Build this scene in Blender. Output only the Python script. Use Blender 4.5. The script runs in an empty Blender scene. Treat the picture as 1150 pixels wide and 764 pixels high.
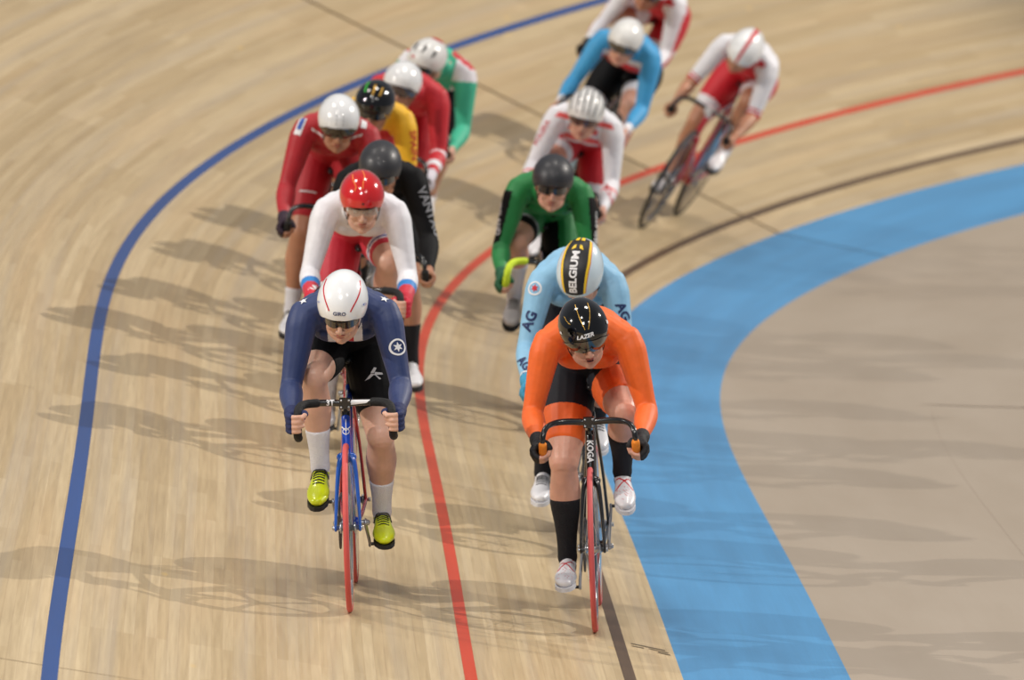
import bpy, bmesh, math, random
import numpy as np
from mathutils import Vector, Matrix
from mathutils.bvhtree import BVHTree

random.seed(7)
sc = bpy.context.scene
COL = sc.collection
V = Vector
R = math.radians

# =====================================================================  materials
def lin(c):
    c = c / 255.0
    return c / 12.92 if c <= 0.04045 else ((c + 0.055) / 1.055) ** 2.4

MATS = {}
def mat(name, rgb, rough=0.5, metal=0.0, coat=0.0, sub=0.0, bump=0.0, bscale=60.0, var=0.0, vscale=9.0, sheen=0.0,
        alpha=1.0, trans=0.0, spec=0.5):
    """procedural principled material: base colour with a soft noise variation and a fine bump"""
    if name in MATS:
        return MATS[name]
    m = bpy.data.materials.new(name)
    m.use_nodes = True
    nt = m.node_tree
    b = nt.nodes['Principled BSDF']
    col = (lin(rgb[0]), lin(rgb[1]), lin(rgb[2]), 1)
    b.inputs['Base Color'].default_value = col
    b.inputs['Roughness'].default_value = rough
    b.inputs['Metallic'].default_value = metal
    b.inputs['Specular IOR Level'].default_value = spec
    b.inputs['Coat Weight'].default_value = coat
    b.inputs['Coat Roughness'].default_value = 0.06
    b.inputs['Subsurface Weight'].default_value = sub
    if sub:
        b.inputs['Subsurface Radius'].default_value = (1.0, 0.35, 0.2)
        b.inputs['Subsurface Scale'].default_value = 0.012
    b.inputs['Sheen Weight'].default_value = sheen
    b.inputs['Alpha'].default_value = alpha
    b.inputs['Transmission Weight'].default_value = trans
    tc = nt.nodes.new('ShaderNodeTexCoord')
    if var > 0:
        n = nt.nodes.new('ShaderNodeTexNoise')
        n.inputs['Scale'].default_value = vscale
        n.inputs['Detail'].default_value = 3
        nt.links.new(tc.outputs['Object'], n.inputs['Vector'])
        mr = nt.nodes.new('ShaderNodeMapRange')
        mr.inputs['From Min'].default_value = 0.3
        mr.inputs['From Max'].default_value = 0.7
        mr.inputs['To Min'].default_value = 1 - var
        mr.inputs['To Max'].default_value = 1 + var
        nt.links.new(n.outputs['Fac'], mr.inputs['Value'])
        mx = nt.nodes.new('ShaderNodeVectorMath')
        mx.operation = 'SCALE'
        mx.inputs[0].default_value = col[:3]
        nt.links.new(mr.outputs['Result'], mx.inputs['Scale'])
        nt.links.new(mx.outputs['Vector'], b.inputs['Base Color'])
    if bump > 0:
        n2 = nt.nodes.new('ShaderNodeTexNoise')
        n2.inputs['Scale'].default_value = bscale
        n2.inputs['Detail'].default_value = 2
        nt.links.new(tc.outputs['Object'], n2.inputs['Vector'])
        bp = nt.nodes.new('ShaderNodeBump')
        bp.inputs['Strength'].default_value = bump
        bp.inputs['Distance'].default_value = 0.01
        nt.links.new(n2.outputs['Fac'], bp.inputs['Height'])
        nt.links.new(bp.outputs['Normal'], b.inputs['Normal'])
    MATS[name] = m
    return m

def lycra(name, rgb, rough=0.55):
    return mat('lycra_' + name, rgb, rough=rough, bump=0.35, bscale=14, var=0.05, vscale=30, sheen=0.08)
def gloss(name, rgb, **k):
    k.setdefault('rough', 0.25); k.setdefault('coat', 0.7); k.setdefault('var', 0.03)
    return mat('gloss_' + name, rgb, **k)
def skin(name, rgb):
    return mat('skin_' + name, rgb, rough=0.42, sub=0.12, var=0.09, vscale=14, bump=0.12, bscale=90)

# =====================================================================  object helpers
def new_obj(name, me, mats, parent=None, smooth=True):
    o = bpy.data.objects.new(name, me)
    COL.objects.link(o)
    if not isinstance(mats, (list, tuple)):
        mats = [mats]
    me.materials.clear()
    for m in mats:
        me.materials.append(m)
    if smooth:
        for p in me.polygons:
            p.use_smooth = True
    if parent is not None:
        o.parent = parent
    return o

def empty(name, matrix, label, cat, group=None):
    o = bpy.data.objects.new(name, None)
    COL.objects.link(o)
    o.matrix_world = matrix
    o.empty_display_size = 0.1
    o['label'] = label
    o['category'] = cat
    o['group'] = group or {'person': 'riders in the race', 'bicycle': 'track bicycles of the riders'}[cat]
    return o

class MB:
    """collects verts and faces"""
    def __init__(s):
        s.v = []; s.f = []; s.mi = []
    def add(s, vs, fs, mi=0):
        k = len(s.v)
        s.v += [tuple(map(float, v)) for v in vs]
        s.f += [tuple(i + k for i in f) for f in fs]
        s.mi += [mi] * len(fs)
        return s
    def mesh(s, name):
        me = bpy.data.meshes.new(name)
        me.from_pydata(s.v, [], s.f)
        me.polygons.foreach_set('material_index', s.mi)
        me.update()
        return me
    def build(s, name, mats, parent=None, smooth=True, sharp=None):
        me = s.mesh(name)
        o = new_obj(name, me, mats, parent, smooth)
        if sharp:
            me.set_sharp_from_angle(angle=R(sharp))
        return o

def A(*a):
    return np.array(a, dtype=float)
def unit(v):
    v = np.asarray(v, float)
    return v / (np.linalg.norm(v) + 1e-12)

def cr(pts, sub):
    """catmull-rom resampling of rows"""
    P = np.array(pts, float)
    if sub <= 1 or len(P) < 3:
        return P
    Q = np.vstack([2 * P[0] - P[1], P, 2 * P[-1] - P[-2]])
    out = []
    for i in range(1, len(Q) - 2):
        p0, p1, p2, p3 = Q[i - 1:i + 3]
        for k in range(sub):
            u = k / sub
            out.append(p1 + .5 * u * (p2 - p0 + u * (2 * p0 - 5 * p1 + 4 * p2 - p3 + u * (3 * (p1 - p2) + p3 - p0))))
    out.append(P[-1])
    return np.array(out)

def tube(mb, pts, radii, side=(1, 0, 0), n=14, sub=3, cap=True, mi=0, closed=False, grow=0.0):
    """loft with elliptical rings; radii: r or (a along side, b across)"""
    rad = [(r, r) if not hasattr(r, '__len__') else tuple(r) for r in radii]
    P = cr([list(p) + [a, b] for p, (a, b) in zip(pts, rad)], sub)
    C = P[:, :3]; ra = np.maximum(P[:, 3] + grow, .0005); rb = np.maximum(P[:, 4] + grow, .0005)
    m = len(C)
    T = np.gradient(C, axis=0)
    if closed:
        T[0] = T[-1] = C[1] - C[-2]
    T = np.array([unit(t) for t in T])
    rings = []
    ang = np.linspace(0, 2 * math.pi, n, endpoint=False)
    S0 = np.array(side, float)
    def ring(c, t, a, b):
        nonlocal S0
        s = S0 - t * (S0 @ t)
        if np.linalg.norm(s) < 1e-3:
            s = np.cross(t, [0.3, 0.5, 0.8])
        s = unit(s); w = np.cross(t, s)
        return [c + a * math.cos(x) * s + b * math.sin(x) * w for x in ang]
    if cap:
        r0 = min(ra[0], rb[0])
        for f, g in ((.97, .25), (.75, .66), (.42, .9)):
            rings.append(ring(C[0] - T[0] * r0 * f * .9, T[0], ra[0] * g, rb[0] * g))
    for i in range(m):
        rings.append(ring(C[i], T[i], ra[i], rb[i]))
    if cap:
        r1 = min(ra[-1], rb[-1])
        for f, g in ((.42, .9), (.75, .66), (.97, .25)):
            rings.append(ring(C[-1] + T[-1] * r1 * f * .9, T[-1], ra[-1] * g, rb[-1] * g))
    vs = [v for r_ in rings for v in r_]
    fs = []
    K = len(rings)
    for i in range(K - 1):
        for j in range(n):
            j2 = (j + 1) % n
            fs.append((i * n + j, i * n + j2, (i + 1) * n + j2, (i + 1) * n + j))
    fs.append(tuple(range(n - 1, -1, -1)))
    fs.append(tuple((K - 1) * n + j for j in range(n)))
    mb.add(vs, fs, mi)
    return mb

def ell(mb, c, r, M=None, n=16, m=10, mi=0):
    """ellipsoid"""
    vs = []; fs = []
    c = np.array(c, float)
    for i in range(1, m):
        th = math.pi * i / m
        for j in range(n):
            ph = 2 * math.pi * j / n
            p = A(r[0] * math.sin(th) * math.cos(ph), r[1] * math.sin(th) * math.sin(ph), r[2] * math.cos(th))
            if M is not None:
                p = M @ p
            vs.append(c + p)
    top = A(0, 0, r[2]); bot = A(0, 0, -r[2])
    if M is not None:
        top = M @ top; bot = M @ bot
    vs += [c + top, c + bot]
    a, b = len(vs) - 2, len(vs) - 1
    for i in range(m - 2):
        for j in range(n):
            j2 = (j + 1) % n
            fs.append((i * n + j, (i + 1) * n + j, (i + 1) * n + j2, i * n + j2))
    for j in range(n):
        j2 = (j + 1) % n
        fs.append((a, j, j2))
        fs.append((b, (m - 2) * n + j2, (m - 2) * n + j))
    mb.add(vs, fs, mi)
    return mb

def box(mb, c, h, M=None, mi=0):
    vs = []
    for x in (-1, 1):
        for y in (-1, 1):
            for z in (-1, 1):
                p = A(x * h[0], y * h[1], z * h[2])
                if M is not None:
                    p = M @ p
                vs.append(np.array(c, float) + p)
    fs = [(0, 1, 3, 2), (4, 6, 7, 5), (0, 4, 5, 1), (2, 3, 7, 6), (0, 2, 6, 4), (1, 5, 7, 3)]
    mb.add(vs, fs, mi)
    return mb

def lathe_x(mb, c, prof, n=64, mi=0, closed=True):
    """profile of (x, r) revolved about the X axis through c"""
    vs = []; fs = []
    k = len(prof)
    for j in range(n):
        a = 2 * math.pi * j / n
        for (x, r) in prof:
            vs.append((c[0] + x, c[1] + r * math.cos(a), c[2] + r * math.sin(a)))
    kk = k if closed else k - 1
    for j in range(n):
        j2 = (j + 1) % n
        for i in range(kk):
            i2 = (i + 1) % k
            fs.append((j * k + i, j * k + i2, j2 * k + i2, j2 * k + i))
    mb.add(vs, fs, mi)
    return mb

def apply_mods(o):
    dg = bpy.context.evaluated_depsgraph_get()
    me = bpy.data.meshes.new_from_object(o.evaluated_get(dg))
    old = o.data
    o.modifiers.clear()
    o.data = me
    bpy.data.meshes.remove(old)
    return me

def remesh(mb, name, mats, parent, vox=0.006, smooth=4, colour=None):
    """union of overlapping closed pieces into one continuous skin"""
    me = mb.mesh(name)
    o = bpy.data.objects.new(name, me)
    COL.objects.link(o)
    md = o.modifiers.new('r', 'REMESH'); md.mode = 'VOXEL'; md.voxel_size = vox; md.use_smooth_shade = True
    sm = o.modifiers.new('s', 'SMOOTH'); sm.factor = 0.5; sm.iterations = smooth
    me2 = apply_mods(o)
    me2.name = name
    me2.materials.clear()
    for m in (mats if isinstance(mats, (list, tuple)) else [mats]):
        me2.materials.append(m)
    n = len(me2.polygons)
    cen = np.empty(n * 3); me2.polygons.foreach_get('center', cen); cen = cen.reshape(-1, 3)
    nor = np.empty(n * 3); me2.polygons.foreach_get('normal', nor); nor = nor.reshape(-1, 3)
    idx = np.zeros(n, dtype=np.int32)
    if colour is not None:
        idx = colour(cen, nor).astype(np.int32)
    me2.polygons.foreach_set('material_index', idx)
    me2.polygons.foreach_set('use_smooth', np.ones(n, dtype=bool))
    me2.update()
    if parent is not None:
        o.parent = parent
    return o

# ---------------------------------------------------------------------  flat marks laid onto surfaces
def text_shape(txt, size, bold=0.0, shear=0.0):
    cu = bpy.data.curves.new('t', 'FONT')
    cu.body = txt; cu.size = size; cu.align_x = 'CENTER'; cu.align_y = 'CENTER'
    cu.offset = bold; cu.shear = shear; cu.resolution_u = 3
    o = bpy.data.objects.new('t', cu)
    COL.objects.link(o)
    dg = bpy.context.evaluated_depsgraph_get()
    me = bpy.data.meshes.new_from_object(o.evaluated_get(dg))
    bpy.data.objects.remove(o)
    bm = bmesh.new(); bm.from_mesh(me); bpy.data.meshes.remove(me)
    return bm

def poly_shape(polys):
    bm = bmesh.new()
    for p in polys:
        bm.faces.new([bm.verts.new((x, y, 0)) for x, y in p])
    return bm

def ring_poly(r0, r1, n=28, sx=1.0):
    out = []
    for i in range(n):
        a, b = 2 * math.pi * i / n, 2 * math.pi * (i + 1) / n
        out.append([(sx * r0 * math.cos(a), r0 * math.sin(a)), (sx * r1 * math.cos(a), r1 * math.sin(a)),
                    (sx * r1 * math.cos(b), r1 * math.sin(b)), (sx * r0 * math.cos(b), r0 * math.sin(b))])
    return out
def disc_poly(r, n=24):
    return [[(r * math.cos(2 * math.pi * i / n), r * math.sin(2 * math.pi * i / n)) for i in range(n)]]
def star_poly(r, k=5, inner=.4, rot=90):
    return [[((r if i % 2 == 0 else r * inner) * math.cos(R(rot) + math.pi * i / k),
              (r if i % 2 == 0 else r * inner) * math.sin(R(rot) + math.pi * i / k)) for i in range(2 * k)]]

def cut_grid(bm, step):
    xs = [v.co.x for v in bm.verts]; ys = [v.co.y for v in bm.verts]
    if not xs:
        return
    for ax, lo, hi in ((0, min(xs), max(xs)), (1, min(ys), max(ys))):
        c = lo + step
        while c < hi:
            co = [0, 0, 0]; no = [0, 0, 0]; co[ax] = c; no[ax] = 1
            bmesh.ops.bisect_plane(bm, geom=bm.verts[:] + bm.edges[:] + bm.faces[:], plane_co=co, plane_no=no, dist=1e-6)
            c += step

def lay(bm, name, mapping, material, parent, step=0.012):
    """maps a flat shape (x right, y up) by mapping(x, y) -> point"""
    cut_grid(bm, step)
    bad = []
    for v in bm.verts:
        q = mapping(v.co.x, v.co.y)
        if q is None:
            bad.append(v)
        else:
            v.co = V(tuple(q))
    if bad:
        bmesh.ops.delete(bm, geom=bad, context='VERTS')
    me = bpy.data.meshes.new(name)
    bm.to_mesh(me); bm.free()
    return new_obj(name, me, material, parent)

def on_mesh(target, c, n, up, off=0.0025):
    """mapping that drops flat shapes onto a mesh along -n; all in the rider's own space"""
    bvh = BVHTree.FromPolygons([v.co for v in target.data.vertices], [p.vertices for p in target.data.polygons])
    n = unit(n); up = unit(np.array(up, float) - n * (np.array(up, float) @ n)); rt = np.cross(up, n)
    c = np.array(c, float)
    def f(x, y):
        o = c + rt * x + up * y + n * 0.15
        h = bvh.ray_cast(V(tuple(o)), V(tuple(-n)), 0.4)
        if h[0] is None:
            h = bvh.find_nearest(V(tuple(c + rt * x + up * y)))
        if h[0] is None:
            return None
        nn = h[1] if h[1].dot(V(tuple(n))) > 0 else -h[1]
        return h[0] + nn * off
    return f

# =====================================================================  the track surface
KC = [0.00402, -0.00105, 0.0231, 0.02223, 0.01783, 0.01378, 0.00973]
KB = [0.16032, 0.23053, 0.30991, 0.44393, 0.5878, 0.7000, 0.7400]
CAM_H, CAM_PITCH, F_PX = 4.88653, 0.09309, 10951.33
X0, Y0, TH0 = 0.76692, 34.986, -0.03602
WC, CS = 0.68748, 0.43546

def herm(kn, s):
    s = min(max(s, 0.0), 49.999)
    t = s / 50 * 6
    i = int(t); u = t - i
    K = [2 * kn[0] - kn[1]] + list(kn) + [2 * kn[-1] - kn[-2]]
    p0, p1, p2, p3 = K[i:i + 4]
    return p1 + .5 * u * (p2 - p0 + u * (2 * p0 - 5 * p1 + 4 * p2 - p3 + u * (3 * (p1 - p2) + p3 - p0)))

DS = 0.05
SS = np.arange(0, 58 + DS / 2, DS)
_k = np.array([herm(KC, s) for s in SS])
_th = TH0 + np.concatenate([[0], np.cumsum((_k[1:] + _k[:-1]) / 2 * DS)])
_x = X0 + np.concatenate([[0], np.cumsum(np.sin((_th[1:] + _th[:-1]) / 2) * DS)])
_y = Y0 + np.concatenate([[0], np.cumsum(np.cos((_th[1:] + _th[:-1]) / 2) * DS)])

def track(s):
    """x, y, heading, bank of the inner edge at arc length s"""
    b = herm(KB, s)
    if s < 0:
        return _x[0] + s * math.sin(TH0), _y[0] + s * math.cos(TH0), TH0, b
    return float(np.interp(s, SS, _x)), float(np.interp(s, SS, _y)), float(np.interp(s, SS, _th)), b

def surf(s, u, lift=0.0):
    x, y, th, b = track(s)
    w = A(-math.cos(th), math.sin(th), 0)          # outwards, up the banking
    if u < -WC:
        bb = b * CS
        e = A(x, y, 0) - w * (WC * math.cos(bb)) + A(0, 0, -WC * math.sin(bb))
        d = -u - WC
        e = e - w * d
        e[2] -= math.tan(bb) * 0.9 * (1 - math.exp(-d / 0.9))
        return e + A(0, 0, lift)
    bb = b if u >= 0 else b * CS
    n = -w * math.sin(bb) * -1 * -1 + A(0, 0, math.cos(bb))
    return A(x, y, 0) + w * (u * math.cos(bb)) + A(0, 0, u * math.sin(bb)) + n * lift

def strip(name, s_list, u_list, material, lift=0.0, kind='structure', thick=0.0):
    vs = []; fs = []; uv = []
    m = len(u_list)
    for s in s_list:
        for u in u_list:
            vs.append(tuple(surf(s, u, lift))); uv.append((s, u))
    for i in range(len(s_list) - 1):
        for j in range(m - 1):
            fs.append((i * m + j, (i + 1) * m + j, (i + 1) * m + j + 1, i * m + j + 1))
    me = bpy.data.meshes.new(name)
    me.from_pydata(vs, [], fs)
    ul = me.uv_layers.new(name='track')
    for p in me.polygons:
        for li in p.loop_indices:
            ul.data[li].uv = uv[me.loops[li].vertex_index]
    me.update()
    # upward normals
    if me.polygons[0].normal.z < 0:
        me.flip_normals()
    o = new_obj(name, me, material)
    if kind:
        o['kind'] = kind
    return o

def nodes(name):
    m = bpy.data.materials.new(name); m.use_nodes = True
    return m, m.node_tree, m.node_tree.nodes['Principled BSDF']
def N(nt, t, **k):
    n = nt.nodes.new(t)
    for a, b in k.items():
        if a in n.inputs:
            n.inputs[a].default_value = b
        else:
            setattr(n, a, b)
    return n
def rgba(r, g, b):
    return (lin(r), lin(g), lin(b), 1)
def mixc(nt, fac, a, b, mode='MIX'):
    n = nt.nodes.new('ShaderNodeMix'); n.data_type = 'RGBA'; n.blend_type = mode
    for s, v in ((n.inputs[0], fac), (n.inputs[6], a), (n.inputs[7], b)):
        if isinstance(v, (int, float)):
            s.default_value = v
        elif isinstance(v, tuple):
            s.default_value = v
        else:
            nt.links.new(v, s)
    return n.outputs[2]
def mapping(nt, src, scale, loc=(0, 0, 0)):
    mp = nt.nodes.new('ShaderNodeMapping')
    mp.inputs['Scale'].default_value = scale; mp.inputs['Location'].default_value = loc
    nt.links.new(src, mp.inputs['Vector'])
    return mp.outputs[0]
def ramp(nt, src, lo, hi, a, b):
    r = nt.nodes.new('ShaderNodeMapRange')
    r.inputs['From Min'].default_value = lo; r.inputs['From Max'].default_value = hi
    r.inputs['To Min'].default_value = a; r.inputs['To Max'].default_value = b
    nt.links.new(src, r.inputs['Value'])
    return r.outputs[0]

def wood_material():
    m, nt, b = nodes('track_pine_boards')
    uv = N(nt, 'ShaderNodeUVMap', uv_map='track').outputs[0]
    def bricks(width, height, c1, c2, off, mort=0.0, mc=(0, 0, 0, 1)):
        br = nt.nodes.new('ShaderNodeTexBrick')
        br.offset = 0.37; br.offset_frequency = 3
        br.inputs['Scale'].default_value = 1
        br.inputs['Brick Width'].default_value = width
        br.inputs['Row Height'].default_value = height
        br.inputs['Mortar Size'].default_value = mort
        br.inputs['Mortar Smooth'].default_value = 0.3
        br.inputs['Color1'].default_value = c1; br.inputs['Color2'].default_value = c2
        br.inputs['Mortar'].default_value = mc
        nt.links.new(mapping(nt, uv, (1, 1, 1), off), br.inputs['Vector'])
        return br
    W = WOOD
    b1 = bricks(2.3, 0.042, rgba(*W['a']), rgba(*W['b']), (3.1, .013, 0), 0.0007, rgba(*W['gap']))
    b2 = bricks(5.1, 0.126, rgba(255, 255, 255), rgba(236, 233, 228), (1.7, .05, 0))
    c = mixc(nt, 1.0, b1.outputs['Color'], b2.outputs['Color'], 'MULTIPLY')
    # grain stretched along the boards
    g = N(nt, 'ShaderNodeTexNoise', Scale=1.0, Detail=6.0, Roughness=0.65)
    nt.links.new(mapping(nt, uv, (1.2, 55, 1)), g.inputs['Vector'])
    c = mixc(nt, 1.0, c, mixc(nt, ramp(nt, g.outputs['Fac'], .3, .7, 0, 1), rgba(232, 228, 222), rgba(255, 255, 255)), 'MULTIPLY')
    # long worn lanes and grey scuffs
    g2 = N(nt, 'ShaderNodeTexNoise', Scale=1.0, Detail=4.0, Roughness=0.6)
    nt.links.new(mapping(nt, uv, (0.10, 9.0, 1), (4, 2, 0)), g2.inputs['Vector'])
    c = mixc(nt, ramp(nt, g2.outputs['Fac'], .48, .70, 0, .5), c, rgba(*W['scuff']))
    g3 = N(nt, 'ShaderNodeTexNoise', Scale=1.0, Detail=3.0)
    nt.links.new(mapping(nt, uv, (0.22, 4.0, 1), (9, 5, 0)), g3.inputs['Vector'])
    c = mixc(nt, ramp(nt, g3.outputs['Fac'], .5, .75, 0, .3), c, rgba(*W['warm']))
    # small knots and pale patches
    vo = N(nt, 'ShaderNodeTexVoronoi', Scale=1.0)
    nt.links.new(mapping(nt, uv, (0.8, 3.0, 1)), vo.inputs['Vector'])
    c = mixc(nt, ramp(nt, vo.outputs['Distance'], .02, .06, .55, 0), c, rgba(*W['knot']))
    nt.links.new(c, b.inputs['Base Color'])
    b.inputs['Roughness'].default_value = 0.42
    b.inputs['Specular IOR Level'].default_value = 0.35
    nt.links.new(ramp(nt, g.outputs['Fac'], .3, .7, .36, .52), b.inputs['Roughness'])
    bp = N(nt, 'ShaderNodeBump', Strength=0.12, Distance=0.002)
    nt.links.new(g.outputs['Fac'], bp.inputs['Height'])
    nt.links.new(bp.outputs[0], b.inputs['Normal'])
    return m

def paint_material(name, rgb, rgb2, sc_=(0.3, 6, 1), rough=0.45, grain=0.25):
    m, nt, b = nodes(name)
    uv = N(nt, 'ShaderNodeUVMap', uv_map='track').outputs[0]
    g = N(nt, 'ShaderNodeTexNoise', Scale=1.0, Detail=5.0, Roughness=0.6)
    nt.links.new(mapping(nt, uv, sc_), g.inputs['Vector'])
    c = mixc(nt, ramp(nt, g.outputs['Fac'], .35, .7, 0, 1), rgba(*rgb), rgba(*rgb2))
    g2 = N(nt, 'ShaderNodeTexNoise', Scale=1.0, Detail=3.0)
    nt.links.new(mapping(nt, uv, (2, 90, 1)), g2.inputs['Vector'])
    c = mixc(nt, ramp(nt, g2.outputs['Fac'], .45, .75, 0, grain), c, rgba(*rgb2))
    nt.links.new(c, b.inputs['Base Color'])
    b.inputs['Roughness'].default_value = rough
    b.inputs['Specular IOR Level'].default_value = 0.35
    return m

WOOD = dict(a=(207, 188, 153), b=(192, 171, 134), gap=(178, 156, 124), scuff=(170, 158, 142), warm=(200, 168, 126), knot=(214, 180, 112))

def rng(a, b, st):
    n = int(round((b - a) / st))
    return [a + (b - a) * i / n for i in range(n + 1)]

SL = rng(-8, 56, 0.25)
def build_track():
    strip('floor', SL, rng(0, 7.2, 0.9), wood_material())
    strip('floor_blue_band', SL, rng(-WC, 0, WC / 3), paint_material('blue_band_paint', (84, 150, 200), (78, 136, 182), grain=.4))
    strip('floor_infield', SL, [-9, -7, -5, -3.5, -2.5, -2, -1.6, -1.3, -1.1, -.95, -.8, -WC],
          paint_material('infield_surface', (168, 156, 141), (158, 145, 129), (0.25, 1.3, 1), rough=.5, grain=.2))
    strip('trim_1', SL, [0.2, 0.225, 0.25], paint_material('measuring_line_paint', (84, 66, 50), (104, 84, 64), rough=.4, grain=.3), 0.0012)
    strip('trim_2', SL, [0.85, 0.875, 0.9], paint_material('sprinters_line_paint', (206, 72, 46), (188, 68, 44), rough=.4, grain=.3), 0.0012)
    strip('trim_3', SL, [2.44, 2.47, 2.5], paint_material('stayers_line_paint', (46, 80, 142), (48, 74, 126), rough=.4, grain=.3), 0.0012)
    seam = paint_material('panel_seam', (112, 92, 62), (122, 100, 68))
    s0 = 24.4767
    for i, (s, w) in enumerate(((s0, .032), (.35, .006))):
        if i: seam = paint_material('fine_board_seam', (166, 144, 112), (158, 138, 108))
        us = rng(0, 7.2, 0.9)
        strip('trim_%d' % (4 + i), [s - w, s + w] if i == 0 else [s - w, s + w], us, seam, 0.0010)
    strip('trim_6', [s0 - .02, s0 + .02], [-WC, -.35, 0], paint_material('band_seam', (66, 104, 134), (60, 96, 126)), 0.0010)
    # thin joints of the infield floor
    js = paint_material('infield_joint', (156, 140, 125), (150, 135, 120))
    strip('trim_7', rng(-8, 15.2, .4), [-1.783, -1.779], js, 0.001)
    strip('trim_8', [15.6, 15.63], [-1.72, -3, -5, -9][::-1], js, 0.001)

build_track()

def locate(x, y, s, u):
    """(s, u) of the track point above plan position x, y"""
    for _ in range(12):
        p = surf(s, u)
        r = A(p[0] - x, p[1] - y)
        if abs(r).max() < 1e-7:
            break
        a = (surf(s + 1e-4, u)[:2] - p[:2]) / 1e-4
        b = (surf(s, u + 1e-4)[:2] - p[:2]) / 1e-4
        d = np.linalg.solve(np.array([a, b]).T, -r)
        s += d[0]; u += d[1]
    return s, u

WHEELBASE = 0.97
FY, RY, WR = 0.585, -0.385, 0.334
def bike_matrix(s, u, yaw, lean):
    """s, u: under the bottom bracket. yaw: degrees off the track line, positive turns the front to the rider's right.
    lean: degrees to the rider's left from plumb"""
    x, y, th, b = track(s)
    c = surf(s, u)
    h = th + R(yaw)
    fd = A(-math.sin(h), -math.cos(h))          # riding towards smaller s
    F2 = c[:2] + fd * FY; R2 = c[:2] + fd * RY
    sf = locate(F2[0], F2[1], s - FY, u); sr = locate(R2[0], R2[1], s - RY, u)
    Fp, Rp = surf(*sf), surf(*sr)
    f = unit(Fp - Rp)
    up = unit(A(0, 0, 1) - f * f[2])
    right = np.cross(f, up)
    ph = R(lean)
    up2 = up * math.cos(ph) - right * math.sin(ph)
    r2 = np.cross(f, up2)
    o = Rp + f * (-RY)
    # lift so that the round tyre, leaning over, just touches
    eps = 1e-3
    w = surf(s, u + eps) - surf(s, u)
    nrm = unit(np.cross(w, f)); nrm = nrm if nrm[2] > 0 else -nrm
    o = o + (nrm - up2) * 0.0115
    M = Matrix(((r2[0], f[0], up2[0], o[0]), (r2[1], f[1], up2[1], o[1]), (r2[2], f[2], up2[2], o[2]), (0, 0, 0, 1)))
    return M

# =====================================================================  the bicycle
BB = A(0, 0, 0.285)
CRANK = 0.165
def bar_points(side, style, bz=0.0):
    if style == 'round':
        P = [(0, .50, .800), (.05, .502, .804), (.10, .510, .806), (.145, .530, .802), (.172, .565, .788), (.184, .592, .760),
             (.187, .592, .722), (.188, .565, .690), (.188, .515, .675), (.188, .455, .668)]
    else:
        P = [(0, .50, .800), (.05, .50, .803), (.11, .503, .804), (.155, .520, .802), (.179, .555, .792), (.185, .583, .765),
             (.187, .585, .730), (.188, .570, .698), (.188, .535, .676), (.188, .47, .664)]
    return [(side * x, y, z + bz) for x, y, z in P]

def make_wheel(parent, name, y, tyre_m, rim_m, kind, hub_m):
    c = (0, y, WR)
    w = MB()
    depth = .042 if kind != 'disc' else .30
    if kind == 'disc':
        prof = [(-.0095, WR - .022), (-.012, WR - .06), (-.017, .12), (-.022, .04), (-.024, .012), (.024, .012), (.022, .04), (.017, .12),
                (.012, WR - .06), (.0095, WR - .022)]
        lathe_x(w, c, prof, 72)
        wh = w.build(name, rim_m, parent)
    else:
        prof = [(-.0095, WR - .021), (-.0115, WR - .034), (-.010, WR - .058), (-.003, WR - .074), (.003, WR - .074), (.010, WR - .058),
                (.0115, WR - .034), (.0095, WR - .021)]
        lathe_x(w, c, prof, 72)
        wh = w.build(name, rim_m, parent)
    t = MB()
    r = .0115
    prof = [(r * math.cos(a), WR - r + r * math.sin(a)) for a in np.linspace(0, 2 * math.pi, 12, endpoint=False)]
    lathe_x(t, c, prof, 80)
    t.build('tyre', tyre_m, wh)
    h = MB()
    hw = .045 if name == 'front_wheel' else .055
    lathe_x(h, c, [(-hw, .0), (-hw, .009), (-hw + .012, .010), (-hw + .014, .022), (-hw + .019, .022), (-hw + .022, .013), (hw - .022, .013),
                   (hw - .019, .022), (hw - .014, .022), (hw - .012, .010), (hw, .009), (hw, 0)], 20, closed=False)
    h.build('hub', hub_m, wh)
    for sd in (-1, 1):
        n = MB()
        lathe_x(n, (sd * (hw + .010), c[1], c[2]), [(-.006, 0), (-.006, .009), (.004, .009), (.007, .006), (.007, 0)], 8, closed=False)
        n.build('axle_nut', hub_m, wh)
    if kind == 'spokes':
        k = 20
        for i in range(k):
            a = 2 * math.pi * i / k
            sd = 1 if i % 2 else -1
            s_ = MB()
            tube(s_, [(sd * .028, c[1] + .02 * math.cos(a), c[2] + .02 * math.sin(a)),
                      (sd * .004, c[1] + (WR - .07) * math.cos(a), c[2] + (WR - .07) * math.sin(a))],
                 [(.0012, .0022)] * 2, n=6, sub=1, cap=False)
            s_.build('spoke', hub_m, wh)
    elif kind == 'five':
        for i in range(5):
            a = 2 * math.pi * i / 5 + .3
            s_ = MB()
            pts = [(0, c[1] + q * math.cos(a), c[2] + q * math.sin(a)) for q in (.015, .09, .18, WR - .06)]
            tube(s_, pts, [(.011, .02), (.007, .016), (.007, .017), (.009, .03)], side=(1, 0, 0), n=12, sub=3)
            s_.build('blade_spoke', rim_m, wh)
    return wh

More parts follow.
